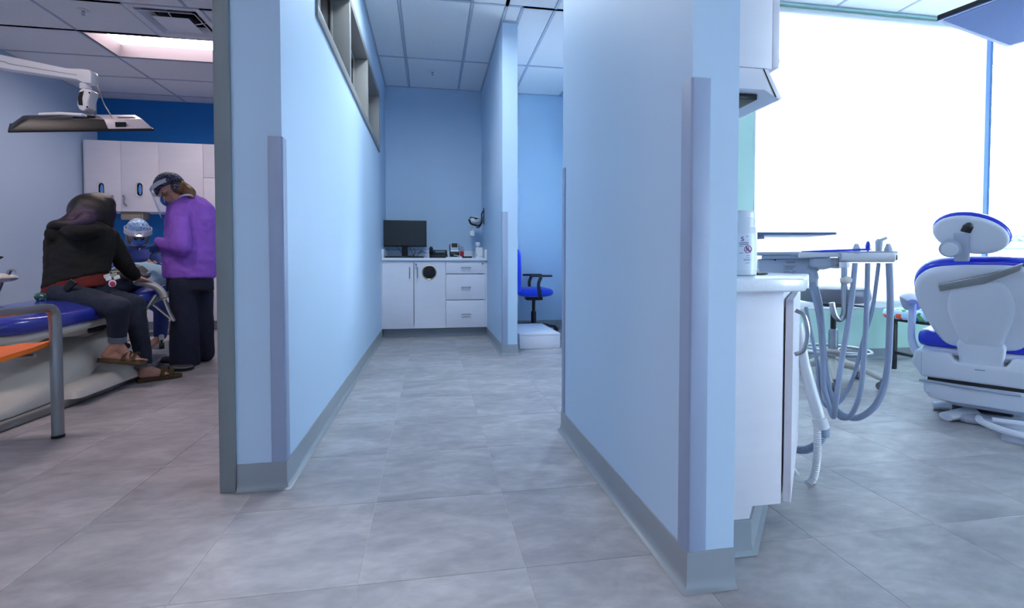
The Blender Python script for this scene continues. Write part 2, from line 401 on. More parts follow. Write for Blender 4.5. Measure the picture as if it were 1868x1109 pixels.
# windows ------------------------------------------------------------
w = tag(bpy.data.objects.new('window_1', None), 'grey framed internal window strip high in the corridor wall', 'window', kind='structure'); COL.objects.link(w)
fx0, fx1 = LX0 - .012, LX1 + .012
fr = MB()
fr.box(fx0, fx1, WY0 - .045, WY1 + .0, WZ0 - .045, WZ0 + .012); fr.box(fx0, fx1, WY0 - .045, WY1, WZ1 - .012, WZ1 + .045)
fr.box(fx0, fx1, WY0 - .045, WY0 + .012, WZ0 + .012, WZ1 - .012); fr.box(fx0, fx1, WY1 - .03, WY1 + .03, WZ0 - .045, WZ1 + .045)
obj('window_frame', fr, M_frame, w, bevel=.002)
wid = (WY1 - WY0) / 3
for k in (1, 2):
    y = WY0 + wid * k; obj('mullion', MB().box(fx0, fx1 - .002, y - .028, y + .028, WZ0 + .012, WZ1 - .012), M_frame, w, bevel=.002)
for k in range(3):
    a = WY0 + wid * k + .03; b = WY0 + wid * (k + 1) - .03; xm = LX0 + .055
    st = MB()
    for y0, y1, z0, z1 in ((a, b, WZ0 + .012, WZ0 + .035), (a, b, WZ1 - .035, WZ1 - .012), (a, a + .022, WZ0 + .035, WZ1 - .035), (b - .022, b, WZ0 + .035, WZ1 - .035)):
        st.box(xm - .02, xm + .02, y0, y1, z0, z1)
    obj('glazing_stop', st, M_frame, w, bevel=.002)
    gk = MB()
    for y0, y1, z0, z1 in ((a + .018, b - .018, WZ0 + .03, WZ0 + .045), (a + .018, b - .018, WZ1 - .045, WZ1 - .03), (a + .018, a + .032, WZ0 + .045, WZ1 - .045), (b - .032, b - .018, WZ0 + .045, WZ1 - .045)):
        gk.box(xm - .008, xm + .008, y0, y1, z0, z1)
    obj('gasket', gk, M_black, w)
    obj('pane', MB().box(xm - .003, xm + .003, a + .02, b - .02, WZ0 + .03, WZ1 - .03), M_glass, w)
# wide outside window: mullion, roller shade over the left bays, slatted blind in the right bay
w = tag(bpy.data.objects.new('window_2', None), 'wide bright outside window behind the white dental chair', 'window', kind='structure'); COL.objects.link(w)
xm = 5.07
M_win = mat('blue_grey_window_metal', (96, 130, 190), .4, var=.02)
fr = MB(); y0, y1 = YW + .03, YW + .1
fr.box(wx0, wx1, y0, y1, wz0, wz0 + .05); fr.box(wx0, wx1, y0, y1, wz1 - .05, wz1); fr.box(wx0, wx0 + .04, y0, y1, wz0, wz1); fr.box(wx1 - .05, wx1, y0, y1, wz0, wz1)
obj('window_frame', fr, M_white, w, bevel=.003)
obj('mullion', MB().box(xm - .014, xm + .014, YW - .005, y1, wz0 + .05, wz1 - .05), M_win, w)
obj('window_sill', MB().box(wx0, wx1, YW - .02, YW + .03, wz0 - .02, wz0 + .001), M_white, w, bevel=.004)
for a, b in ((wx0 + .04, xm - .014), (xm + .014, wx1 - .05)):
    obj('pane', MB().box(a, b, YW + .062, YW + .068, wz0 + .05, wz1 - .05), M_glass, w)
def cloth_mat(name, rgb, tr):
    m = bpy.data.materials.new(name); m.use_nodes = True; nt = m.node_tree; nt.nodes.remove(nt.nodes['Principled BSDF'])
    t = nt.nodes.new('ShaderNodeBsdfTranslucent'); t.inputs[0].default_value = (*rgb, 1); d = nt.nodes.new('ShaderNodeBsdfDiffuse'); d.inputs[0].default_value = (*rgb, 1)
    mx = nt.nodes.new('ShaderNodeMixShader'); mx.inputs[0].default_value = tr
    nt.links.new(d.outputs[0], mx.inputs[1]); nt.links.new(t.outputs[0], mx.inputs[2])
    nt.links.new(mx.outputs[0], nt.nodes['Material Output'].inputs[0]); return m
M_shade = cloth_mat('white_shade_cloth', (.96, .97, .97), .6)
sh = obj('roller_shade', MB().box(wx0 + .012, xm - .016, YW + .026, YW + .028, wz0 + .02, wz1 - .03), M_shade, w)
obj('shade_tube', MB().cyl((wx0 + .02, YW + .02, wz1 - .035), (xm - .02, YW + .02, wz1 - .035), .022), M_white, sh)
obj('hem_bar', MB().box(wx0 + .012, xm - .016, YW + .022, YW + .032, wz0 + .004, wz0 + .024), M_white, sh)
M_slat = cloth_mat('white_blind_slat', (.9, .92, .95), .35)
sl = MB().box(0, wx1 - xm - .08, -.011, .011, -.0006, .0006)
sme = bpy.data.meshes.new('slat'); sme.from_pydata(sl.v, [], sl.f); fin(sme, M_slat)
bl = obj('blind_headrail', MB().box(xm + .02, wx1 - .055, YW + .005, YW + .04, wz1 - .05, wz1 - .005), M_white, w)
z = wz0 + .05
while z < wz1 - .06:
    o = link('slat', sme, bl); o.location = (xm + .025, YW + .022, z); o.rotation_euler = (R_(8), 0, 0); z += .024
for x in (5.35, 5.7, 6.05):
    obj('ladder_cord', MB().cyl((x, YW + .01, wz0 + .04), (x, YW + .01, wz1 - .03), .0012, n=5), M_white, bl)
# side office window and far right window
for n, (x0, x1, ya, yb, za, zb, lb) in enumerate(((2.05, 2.1, 4.6, 5.5, .9, 2.4, 'plain window of the small office'), (XR + .04, XR + .1, -2.6, -1.2, .5, 2.8, 'large window at the far right of the treatment room'))):
    w = tag(bpy.data.objects.new('window_%d' % (n + 3), None), lb, 'window', kind='structure'); COL.objects.link(w)
    fr = MB()
    fr.box(x0, x1, ya, yb, za, za + .05); fr.box(x0, x1, ya, yb, zb - .05, zb); fr.box(x0, x1, ya, ya + .05, za, zb); fr.box(x0, x1, yb - .05, yb, za, zb)
    obj('window_frame', fr, M_white, w)
    obj('pane', MB().box((x0 + x1) / 2 - .003, (x0 + x1) / 2 + .003, ya + .05, yb - .05, za + .05, zb - .05), M_glass, w)

# cove base, corner guards, steel frame --------------------------------
def cove(name, path, m, label, closed=False, h=.1):
    """vinyl cove base along a polyline, wall on the left hand side of travel"""
    prof = [(-.001, h), (.005, h), (.006, h - .004), (.006, .03), (.009, .014), (.016, .005), (.024, .0015), (-.001, .0015)]
    n = len(path); rings = []
    for i, p in enumerate(path):
        p = Vector((p[0], p[1])); 
        a = (p - Vector(path[i - 1])).normalized() if i > 0 else None
        b = (Vector(path[i + 1]) - p).normalized() if i < n - 1 else None
        na = Vector((a.y, -a.x)) if a else None; nb = Vector((b.y, -b.x)) if b else None
        if na is None: d = nb
        elif nb is None: d = na
        else:
            d = (na + nb); d = d / max(.2, (1 + na.dot(nb)))
        rings.append([Vector((p.x + d.x * o, p.y + d.y * o, z)) for o, z in prof])
    return struct(name, MB().loft(rings), m, label, 'baseboard')
cove('baseboard_corridor_left', [(LX1, 5.69), (LX1, LY0), (LX0 + .005, LY0)][::-1], M_cove, 'grey vinyl cove base along the left corridor wall')
cove('baseboard_corridor_right', [(.79, 2.39), (.66, 2.39), (.66, 1.16), (.79, 1.16)], M_cove, 'grey vinyl cove base round the right foreground wall block')
cove('baseboard_alcove_right', [(.655, 5.70), (.655, 4.44), (.795, 4.44), (.795, 6.28)], M_cove, 'grey vinyl cove base round the alcove partition')
cove('baseboard_side_office', [(.795, 6.28), (2.0, 6.28)], M_cove, 'grey vinyl cove base at the back of the small office')
cove('baseboard_right_back', [(2.0, YW), (XR, YW)], M_cove, 'grey vinyl cove base below the bright window', h=.095)
cove('baseboard_left', [(XL, YF), (XL, 7.36)], M_cove, 'grey vinyl cove base along the left treatment room wall')
def guard(n, cx, cy, sx, sy, label):
    """L shaped corner guard: corner (cx, cy), legs run back along sx and sy"""
    t = .004; L = .048; z0, z1 = .1, 1.325; c = .005
    ox, oy = cx - sx * t, cy - sy * t
    poly = [(ox + sx * c, oy), (cx + sx * L, oy), (cx + sx * L, cy - sy * .0005), (cx - sx * .0005, cy - sy * .0005), (cx - sx * .0005, cy + sy * L), (ox, cy + sy * L), (ox, oy + sy * c)]
    return struct('trim_%d' % n, MB().prism(poly, z0, z1), M_guard, label, 'trim', bevel=.0012)
guard(1, LX1, LY0, -1, 1, 'lavender grey corner guard on the left corridor wall end')
guard(2, .66, 1.16, 1, 1, 'lavender grey corner guard on the right foreground wall block, nearest the viewer')
guard(3, .66, 2.39, 1, -1, 'lavender grey corner guard on the far edge of the right wall block')
guard(4, .655, 4.44, 1, 1, 'lavender grey corner guard on the alcove partition edge')
struct('trim_5', MB().box(-.772, -.717, 1.935, 2.12, 0, ZT), M_jamb, 'full-height grey steel frame closing the left wall end', 'trim', bevel=.003)
struct('trim_6', MB().box(.65, .80, 4.432, 6.28, ZC - .012, ZC - .002).box(LX1 - .001, LX1 + .012, 4, 6.28, ZC - .012, ZC - .002), M_tee, 'wall angle strip where walls meet the corridor ceiling', 'trim')

# ceiling ------------------------------------------------------------
ce = struct('ceiling', MB().box(XL - .14, XR + .14, YF - .14, 7.5, ZT, ZT + .1), M_plen, 'white suspended tile ceiling on a grey grid', 'ceiling')
tcache = {}
def ctile(x0, x1, y0, y1):
    g = .011; a = round(x1 - x0 - 2 * g, 3); b = round(y1 - y0 - 2 * g, 3)
    if a < .03 or b < .03: return
    if (a, b) not in tcache:
        m = MB(); e = .004
        m.add([(0, 0, .016), (a, 0, .016), (0, b, .016), (a, b, .016), (e, e, 0), (a - e, e, 0), (e, b - e, 0), (a - e, b - e, 0)], [(4, 5, 7, 6), (0, 1, 5, 4), (1, 3, 7, 5), (3, 2, 6, 7), (2, 0, 4, 6), (0, 2, 3, 1)])
        me = bpy.data.meshes.new('ceiling_tile'); me.from_pydata(m.v, [], m.f); fin(me, M_ceil); tcache[(a, b)] = me
    o = link('ceiling_tile', tcache[(a, b)], ce); o.location = (x0 + g, y0 + g, ZC)
def tee(x0, x1, y0, y1):
    obj('ceiling_tee', MB().box(x0, x1, y0, y1, ZC - .004, ZC + .03), M_tee, ce)
def grid(xs, ys, skip=()):
    for i in range(len(xs) - 1):
        for j in range(len(ys) - 1):
            if (i, j) in skip: continue
            ctile(xs[i], xs[i + 1], ys[j], ys[j + 1])
    for x in xs: tee(x - .011, x + .011, ys[0], ys[-1])
    for y in ys[:]: 
        tee(xs[0], xs[-1], y - .0105, y + .0105)
# corridor and small office: panels 610 x 1220
xs = [LX1, -.25, .36, .655]; grid(xs, [2.95, 4.17, 5.39, 6.28], skip={(1, 0)})
grid([.795, .97 + .11, 1.69, 2.0], [4.17, 5.39, 6.28]); grid([.655, 1.08, 1.69, 2.3], [2.4, 2.95, 4.17])
ctile(.655, .795, 4.17, 4.44); tee(.65, .8, 4.43, 4.45)
# left room: 1220 x 610, one troffer and one diffuser set in
yl = [4.06, 4.67, 5.28, 5.89, 6.5, 7.11, 7.36]; xl = [XL, -3.28, -2.06, LX0]
grid(xl, yl[:2]); grid(xl, yl[2:], skip={(1, 0)}); grid([XL, -3.28, -2.57], yl[1:3]); grid([-1.96, LX0], yl[1:3])
# right room
grid([1.0, 1.61, 2.22, 2.83, 3.44, 4.05, 4.66, 5.27, 5.88, XR], [1.3, 2.51, YW])

M_refl = mat('matte_grey_reflector', (104, 99, 106), .6, var=.01)
def troffer(x0, x1, y0, y1, label, lens=M_lens):
    t = thing('ceiling_light', label, 'light', ((x0 + x1) / 2, (y0 + y1) / 2, ZC), group='recessed ceiling troffers')
    a, b = (x1 - x0) / 2 - .012, (y1 - y0) / 2 - .012; h = .11; e = .02
    m = MB()
    o = [(-a, -b), (a, -b), (a, b), (-a, b)]; i = [(-a + e, -b + e), (a - e, -b + e), (a - e, b - e), (-a + e, b - e)]; k = [(-a + .07, -b + .07), (a - .07, -b + .07), (a - .07, b - .07), (-a + .07, b - .07)]
    m.loft([[Vector((p[0], p[1], h + .004)) for p in o], [Vector((p[0], p[1], 0)) for p in o], [Vector((p[0], p[1], -.002)) for p in i], [Vector((p[0], p[1], h)) for p in k]], cap=False)
    m.box(-a, a, -b, b, h + .004, h + .014)
    obj('housing', m, M_refl, t)
    obj('lens', MB().box(-a + .06, a - .06, -b + .06, b - .06, h - .002, h + .003), lens, t)
    return t
troffer(-3.28, -2.06, 5.28, 5.89, 'bright recessed ceiling light over the seated dentist')
troffer(-3.2, -1.98, 2.2, 2.81, 'recessed ceiling light over the orange chair')
troffer(-.5, .1, -1.2, .02, 'recessed ceiling light above the viewer', M_lensc)
troffer(-.25, .36, 2.95, 4.1, 'added unseen ceiling light over the corridor before the alcove', emit('added_corridor_lens', LAMP_C, LAMP_W * 1.5))  # extra light out of view, added to brighten corridor and alcove
troffer(-2.6, -1.38, -.9, -.29, 'recessed ceiling light behind the viewer on the left')
troffer(3.6, 4.82, -2.2, -1.59, 'recessed ceiling light over the right treatment room', M_lensc)

# air diffuser
t = thing('air_diffuser', 'square white ceiling air diffuser beside the troffer', 'vent', (-2.265, 4.975, ZC))
def sq(r, z): return [Vector((-r, -r, z)), Vector((r, -r, z)), Vector((r, r, z)), Vector((-r, r, z))]
obj('outer_frame', MB().loft([sq(.30, .02), sq(.30, -.004), sq(.285, -.008), sq(.25, .0), sq(.225, .035)], cap=False), M_white, t)
obj('middle_cone', MB().loft([sq(.235, -.012), sq(.228, -.014), sq(.165, .05)], cap=False), M_white, t)
obj('centre_plate', MB().loft([sq(.15, -.016), sq(.145, -.02), sq(.02, -.02)]), M_white, t, bevel=.002)
obj('neck', MB().lathe((0, 0, .03), [(.15, .0), (.15, .12)], 32), M_black, t)
for a in range(4):
    c = math.cos(a * math.pi / 2); s = math.sin(a * math.pi / 2); obj('strut', MB().cyl((c * .1, s * .1, -.01), (c * .24, s * .24, .02), .005, n=6), M_white, t)
def sprinkler(x, y, label):
    t = thing('sprinkler_head', label, 'sprinkler', (x, y, ZC), group='ceiling sprinkler heads')
    obj('escutcheon', MB().lathe((0, 0, 0), [(.02, 0), (.045, 0), (.042, -.006), (.022, -.01)], 24), M_white, t)
    m = MB(); m.cyl((0, 0, 0), (0, 0, -.02), .008); m.tube([(.008, 0, -.012), (.013, 0, -.025), (0, 0, -.042)], .0025, 6); m.tube([(-.008, 0, -.012), (-.013, 0, -.025), (0, 0, -.042)], .0025, 6)
    obj('yoke', m, M_chrome, t); obj('deflector', MB().lathe((0, 0, -.045), [(.002, 0), (.015, 0), (.015, .002), (.002, .002)], 16), M_chrome, t)
sprinkler(.035, 5.72, 'small sprinkler head in the corridor ceiling above the alcove')
sprinkler(-2.96, 4.85, 'small sprinkler head left of the air diffuser')
# ================================================================ ALCOVE
def bar_pull(p, horiz, L, parent, off=.028, r=.006):
    """bar handle on a front facing -Y; p = centre on the front, world coordinates"""
    p = Vector(p); d = Vector((1, 0, 0)) if horiz else Vector((0, 0, 1)); y = Vector((0, -off, 0))
    m = MB(); m.cyl(p - d * L / 2 + y, p + d * L / 2 + y, r, n=10)
    for s in (-1, 1): m.cyl(p + d * (s * L * .38), p + d * (s * L * .38) + y, r * .8, n=8)
    return wobj('handle', m, M_chrome, parent)
def hole_panel(x0, x1, z0, z1, y0, y1, cx, cz, r, n=32):
    m = MB(); out = []; inn = []
    for k in range(n):
        a = 2 * math.pi * k / n; c, s = math.cos(a), math.sin(a)
        t = min((x1 - cx) / c if c > 1e-6 else (x0 - cx) / c if c < -1e-6 else 9, (z1 - cz) / s if s > 1e-6 else (z0 - cz) / s if s < -1e-6 else 9)
        out.append((cx + c * t, cz + s * t)); inn.append((cx + c * r, cz + s * r))
    # snap the nearest samples to the corners
    for px, pz in ((x0, z0), (x1, z0), (x1, z1), (x0, z1)):
        k = min(range(n), key=lambda q: (out[q][0] - px) ** 2 + (out[q][1] - pz) ** 2); out[k] = (px, pz)
    R = lambda L, y: [Vector((a, y, b)) for a, b in L]
    rings = [R(inn, y1), R(inn, y0), R(out, y0), R(out, y1), R(inn, y1)]
    m.loft(rings, cap=False); return m
YC = 5.68; cx0, cxa, cxb, cx1 = -.535, -.186, .174, .632; zb, zt = .105, .876
def carcass(t, x0, x1, y0, y1, z0, z1):
    m = MB(); e = .018
    m.box(x0, x0 + e, y0, y1, z0, z1).box(x1 - e, x1, y0, y1, z0, z1).box(x0 + e, x1 - e, y0, y1, z0, z0 + e).box(x0 + e, x1 - e, y0, y1, z1 - e, z1).box(x0 + e, x1 - e, y1 - e, y1, z0 + e, z1 - e)
    return wobj('body', m, M_lam, t)
t = thing('base_cabinet', 'white two-door base cabinet with a round cut-out under the monitor', 'cabinet', ((cx0 + cxb) / 2, YC + .3, 0))
carcass(t, cx0, cxb, YC + .022, 6.27, zb, zt)
wobj('toe_kick', MB().box(cx0, cxb, YC + .06, YC + .075, .002, zb), M_cove, t)
wobj('filler_strip', MB().box(-.545, cx0 - .002, YC + .003, YC + .02, zb, zt), M_lam, t)
d = wobj('door', MB().box(cx0, cxa - .004, YC, YC + .019, zb, zt), M_lam, t, bevel=.0012)
bar_pull((cxa - .045, YC, .745), False, .125, d)
hx, hz = PY(783, 497, YC).x, PY(783, 497, YC).z
d = wobj('door', hole_panel(cxa + .003, cxb - .003, zb, zt, YC, YC + .019, hx, hz, .077), M_lam, t)
bar_pull((cxa + .042, YC, .745), False, .125, d)
wobj('grommet_ring', MB().torus((hx, YC - .001, hz), .078, .006, axis=(0, 1, 0)), mat('brass_ring', (178, 170, 130), .35, .7), d)
m = MB().cyl((cxa + .024, YC, .838), (cxa + .024, YC - .008, .838), .011); wobj('lock', m, M_chrome, d)
m = MB().obox((cxa + .024, YC - .014, .81), (1, 0, 0), (0, 1, 0), (0, 0, 1), .004, .001, .03).cyl((cxa + .024, YC - .004, .838), (cxa + .024, YC - .02, .838), .005); wobj('key', m, M_chrome, d)
t = thing('drawer_cabinet', 'white three-drawer base cabinet at the right of the alcove', 'cabinet', ((cxb + cx1) / 2, YC + .3, 0))
carcass(t, cxb + .001, cx1, YC + .022, 6.27, zb, zt)
wobj('toe_kick', MB().box(cxb + .001, cx1 + .02, YC + .06, YC + .075, .002, zb), M_cove, t)
wobj('filler_strip', MB().box(cx1 + .002, .654, YC + .003, YC + .02, zb, zt), M_lam, t)
for z0, z1 in ((zb, .421), (.429, .723), (.731, zt)):
    d = wobj('drawer', MB().box(cxb + .004, cx1, YC, YC + .019, z0, z1), M_lam, t, bevel=.0012)
    bar_pull(((cxb + cx1) / 2 + .005, YC, (z0 + z1) / 2 if z1 > .5 else (z0 + z1) / 2 - .0), True, .11, d)
    if z1 == zt: wobj('lock', MB().cyl((cx1 - .03, YC, .845), (cx1 - .03, YC - .006, .845), .01), M_chrome, d)
ct = thing('alcove_worktop', 'white worktop with low upstands across the alcove', 'worktop', (.05, 5.97, .88))
wobj('slab', MB().box(-.541, .651, YC - .025, 6.278, .88, .913), M_top, ct, bevel=.003)
wobj('side_upstand', MB().box(-.543, -.518, YC - .02, 6.26, .9131, 1.01), M_top, ct, bevel=.002)
wobj('side_upstand', MB().box(.627, .652, YC - .02, 6.26, .9131, 1.01), M_top, ct, bevel=.002)
wobj('back_upstand', MB().box(-.518, .627, 6.255, 6.278, .9131, 1.01), M_top, ct, bevel=.002)
ZK = .9135
# monitor
p = PY(738, 426, 5.95)
t = thing('computer_monitor', 'black wide computer monitor on the alcove worktop', 'monitor', (p.x, 5.97, ZK))
w2, h2, zc = .258, .158, 1.205 - ZK
obj('casing', MB().box(-w2, w2, -.012, .022, zc - h2, zc + h2), M_black, t, bevel=.004)
obj('screen', MB().box(-w2 + .012, w2 - .012, -.0135, -.0115, zc - h2 + .02, zc + h2 - .012), M_screen, t)
obj('stand_neck', MB().box(-.035, .035, .02, .04, .01, zc - .02), M_black, t, bevel=.004)
obj('stand_foot', MB().prism([(a, b + .02) for a, b in rrect(.24, .2, .04)], 0, .012), M_black, t, bevel=.003)
c = MB()
for pts in ([(-.1, .05, .14), (-.05, .06, .08), (.0, .05, .03), (.1, .06, .03)], [(.06, .05, .13), (.09, .03, .06), (.13, .05, .02), (.2, .05, .09)], [(.1, .05, .12), (.12, .05, .07), (.09, .06, .02), (.05, .08, .01)], [(.14, .04, .06), (.2, .03, .075), (.27, .04, .06)]):
    c.tube(bez(pts, 6), .003, 6)
obj('cable', c, M_black, t)
# keyboard
t = thing('keyboard', 'thin black keyboard in front of the alcove monitor', 'keyboard', (-.29, 5.745, ZK))
obj('base', MB().prism(rrect(.44, .13, .012), 0, .014), M_black, t, bevel=.003)
km = MB().box(-.0085, .0085, -.0085, .0085, .0135, .02); kme = bpy.data.meshes.new('key'); kme.from_pydata(km.v, [], km.f); fin(kme, M_dark)
for r in range(5):
    for c in range(20):
        o = link('key', kme, t); o.location = (-.2 + c * .021, -.045 + r * .0215, 0)
# desk phone
t = thing('desk_phone', 'black desk phone with handset beside the monitor', 'phone', (.095, 5.86, ZK))
prof = [(-.09, 0), (.09, 0), (.09, .085), (.07, .1), (-.09, .03)]
obj('body', MB().extr([(-.105, y, z) for y, z in prof], (.21, 0, 0)), M_black, t, bevel=.006)
obj('display', MB().obox((.02, -.005, .074), (1, 0, 0), (0, .92, .4), (0, -.4, .92), .055, .022, .003), mat('grey_green_lcd', (120, 132, 126), .3), t)
kp = MB()
for r in range(4):
    for c in range(4): kp.obox((-.02 + c * .022, -.035 - r * .014, .058 - r * .0062), (1, 0, 0), (0, .92, .4), (0, -.4, .92), .008, .005, .004)
obj('keypad', kp, M_dark, t)
hs = MB().tube(bez([(-.085, -.085, .06), (-.085, -.04, .105), (-.085, .03, .125), (-.085, .08, .105)], 5), [.02, .019, .017, .015, .014, .013, .013, .013, .013, .013, .014, .015, .017, .019, .02, .02], 10, squash=(1.25, 1))
obj('handset', hs, M_black, t)
c = MB().tube(bez([(-.08, -.09, .04), (-.06, -.12, .01), (.0, -.12, .006), (.09, -.1, .006), (.11, -.05, .02)], 8), .0035, 6); obj('cord', c, M_black, t)
# card terminal / label printer
p = PY(829, 455, 5.9)
t = thing('label_printer', 'silver and black label printer with small grey screen', 'printer', (p.x, 5.9, ZK))
prof = [(-.07, 0), (.08, 0), (.08, .17), (.02, .175), (-.055, .075), (-.07, .06)]
obj('body', MB().extr([(-.055, y, z) for y, z in prof], (.11, 0, 0)), M_black, t, bevel=.012)
obj('front_panel', MB().obox((0, -.015, .135), (1, 0, 0), (0, .6, .8), (0, -.8, .6), .05, .052, .008), M_pgrey, t, bevel=.005)
obj('screen', MB().obox((0, -.014, .15), (1, 0, 0), (0, .6, .8), (0, -.8, .6), .034, .026, .011), M_dark, t)
obj('chrome_band', MB().obox((0, -.055, .085), (1, 0, 0), (0, .6, .8), (0, -.8, .6), .05, .012, .006), M_white, t, bevel=.003)
for s in (-1, 1): obj('side_cheek', MB().extr([(s * .0555, y, z) for y, z in [(-.066, .04), (.06, .04), (.075, .15), (.02, .168), (-.05, .085)]], (s * .003, 0, 0)), M_dark, t)
# small red bottle
p = PY(843, 462, 5.95)
t = thing('small_bottle', 'small red bottle with clear top behind the label printer', 'bottle', (p.x, 5.98, ZK))
M_red = mat('red_plastic', (176, 16, 44), .35)
obj('bottle_body', MB().lathe((0, 0, 0), [(.02, 0), (.023, .004), (.023, .075), (.02, .085)], 20), M_red, t)
obj('cap', MB().lathe((0, 0, .085), [(.019, 0), (.019, .045), (.014, .06), (.004, .062)], 18), M_pgrey, t)
obj('pump_spout', MB().tube([(0, 0, .1), (.012, -.01, .103), (.028, -.016, .1)], .004, 8), M_red, t)
# papers
t = tag(obj('paper_stack', MB().obox((.27, 5.735, ZK + .006), (1, .1, 0), (-.1, 1, 0), (0, 0, 1), .09, .05, .006).obox((.315, 5.74, ZK + .026), (.96, 0, -.2), (0, 1, 0), (.2, 0, .96), .045, .04, .003), mat('white_paper', (226, 226, 232), .8)), 'white papers lying before the label printer', 'paper')
# black tray
t = thing('pen_tray', 'low black tray near the white dispenser box', 'tray', (.43, 5.80, ZK))
obj('tray', MB().loft([[Vector((a * 1, b, 0)) for a, b in rrect(.11, .08, .01)], [Vector((a * 1.08, b * 1.08, .02)) for a, b in rrect(.11, .08, .01)], [Vector((a * 1.0, b * 1.0, .02)) for a, b in rrect(.11, .08, .01)], [Vector((a * .95, b * .95, .005)) for a, b in rrect(.11, .08, .01)]]), M_black, t)
# white box with knob
p = PY(874, 462, 5.82)
t = thing('dispenser_box', 'upright white box with rounded knob on top at the right end of the worktop', 'dispenser', (p.x, 5.84, ZK))
obj('box', MB().box(-.04, .04, -.05, .05, 0, .125), M_white, t, bevel=.005)
obj('knob', MB().lathe((-.015, 0, .125), [(.012, 0), (.012, .02), (.03, .022), (.033, .03), (.033, .055), (.028, .062)], 20), M_white, t)
obj('slot', MB().box(-.034, -.03, -.0515, -.0495, .02, .05), M_black, t)
obj('edge_line', MB().box(.0, .035, -.0515, -.0495, .018, .021), M_black, t)
# headgear on the wall hook
pw = W(876, 395, 5.84)
t = thing('head_lamp', 'white headset with black strap hanging on a wall bracket', 'headset', (.655, 6.0, 1.30))
X = Vector((.655, 6.0, 1.38))
wobj('wall_bracket', MB().box(.648, .6545, 5.97, 6.03, 1.33, 1.53).tube(bez([(.648, 6, 1.50), (.625, 6, 1.45), (.632, 6, 1.38), (.60, 6, 1.30), (.56, 6, 1.29)], 6), .008, 8), M_black, t)
wobj('dome', MB().ball((.545, 5.99, 1.375), .075, .075, .05, rot=Matrix.Rotation(R_(-12), 3, 'Y')), M_white, t)
wobj('strap', MB().tube(bez([(.468, 5.95, 1.385), (.485, 5.93, 1.335), (.53, 5.92, 1.315), (.585, 5.92, 1.31), (.62, 5.95, 1.35), (.625, 5.97, 1.41)], 6), .012, 8), M_black, t)
wobj('rim_line', MB().torus((.545, 5.99, 1.40), .068, .005, axis=(.2, 0, 1)), M_black, t)
wobj('buckle', MB().box(.53, .565, 5.905, 5.93, 1.385, 1.40), M_black, t)
wobj('hanging_tube', MB().cyl((.525, 5.98, 1.33), (.51, 5.97, 1.25), .014), M_white, t)
wobj('ear_cup', MB().lathe((.505, 5.97, 1.215), [(.02, -.035), (.034, -.03), (.036, 0), (.03, .03), (.015, .036)], 18), M_white, t)

# ---------------------------------------------------------------- small office
t = thing('step_box', 'low white box step on the floor of the small office', 'step', (1.08, 5.2, 0))
wobj('side_panel', MB().box(.872, 1.285, 4.74, 5.57, .001, .13), M_lam, t, bevel=.002)
wobj('top_panel', MB().box(.870, 1.287, 4.738, 5.57, .131, .149), M_lam, t, bevel=.002)
t = thing('office_chair', 'blue fabric office chair with black arms beyond the partition', 'chair', (1.255, 5.88, 0), R_(-90))
for k in range(5):
    a = 2 * math.pi * k / 5 + .4; c, s = math.cos(a), math.sin(a)
    lg = obj('leg', MB().tube([(c * .03, s * .03, .1), (c * .16, s * .16, .085), (c * .29, s * .29, .06)], [.03, .024, .016], 8, squash=(1, .8)), M_black, t)
    obj('caster', MB().cyl((c * .29 - s * .018, s * .29 + c * .018, .028), (c * .29 + s * .018, s * .29 - c * .018, .028), .027, n=14), M_black, lg)
obj('gas_column', MB().lathe((0, 0, 0), [(.032, .05), (.032, .26), (.02, .262), (.02, .42)], 16), M_black, t)
obj('mechanism', MB().box(-.07, .07, -.1, .1, .40, .445).cyl((.1, -.04, .42), (.19, -.04, .4), .008), M_black, t, bevel=.008)
o = obj('seat', pad([(a, b) for a, b in rrect(.48, .44, .14, 6)], .455, .545, .06), M_fabb, t)
o.data.transform(Matrix(((1, 0, 0, 0), (0, 0, 1, 0), (0, 1, 0, 0), (0, 0, 0, 1)))); o.data.flip_normals()
bk = [(-.2, .5), (.2, .5), (.22, .62), (.225, .8), (.2, .95), (.12, 1.02), (-.12, 1.02), (-.2, .95), (-.225, .8), (-.22, .62)]
obj('backrest', pad([(a, b) for a, b in bk], -.25, -.19, .04), M_fabb, t)
obj('back_shell', pad([(a * .92, b * .97 + .02) for a, b in bk], -.275, -.252, .02), M_black, t)
for s in (-1, 1):
    obj('arm_post', MB().tube(bez([(s * .22, .02, .44), (s * .27, .02, .46), (s * .275, .0, .6), (s * .275, .03, .69)], 5), .02, 8, squash=(1, .7)), M_black, t)
    obj('arm_pad', MB().prism(rrect(.07, .25, .03), .69, .715), M_black, t, bevel=.008).location = (s * .275, .04, 0)
# ================================================================ RIGHT FOREGROUND CABINETS
YN = 1.25
foot = [(.793, YN), (1.0, YN), (1.43, 1.735), (1.43, 2.36), (.793, 2.36)]
t = thing('base_cabinet', 'white grained base cabinet in the right foreground behind the wall block', 'cabinet', (1.1, 1.8, 0))
wobj('body', MB().prism(foot, .155, .772), M_lam, t, bevel=.001)
e1 = Vector((.43, .485, 0)).normalized(); n1 = Vector((e1.y, -e1.x, 0))
def diag(s, off, z): return Vector((1.0, YN, 0)) + e1 * s + n1 * off + Vector((0, 0, z))
d = wobj('door', MB().obox(diag(.33, .015, .455), e1, n1, (0, 0, 1), .322, .010, .295), M_lam, t, bevel=.0015)
wobj('handle', MB().tube(bez([diag(.05, .028, .715), diag(.05, .05, .70), diag(.05, .06, .65), diag(.05, .05, .60), diag(.05, .028, .585)], 6), .006, 10), M_chrome, d)
tk = [(.793, YN + .035), (.925, YN + .035), (1.36, 1.78), (1.36, 2.34), (.793, 2.34)]
wobj('toe_kick', MB().prism(tk, .002, .154), M_lam, t)
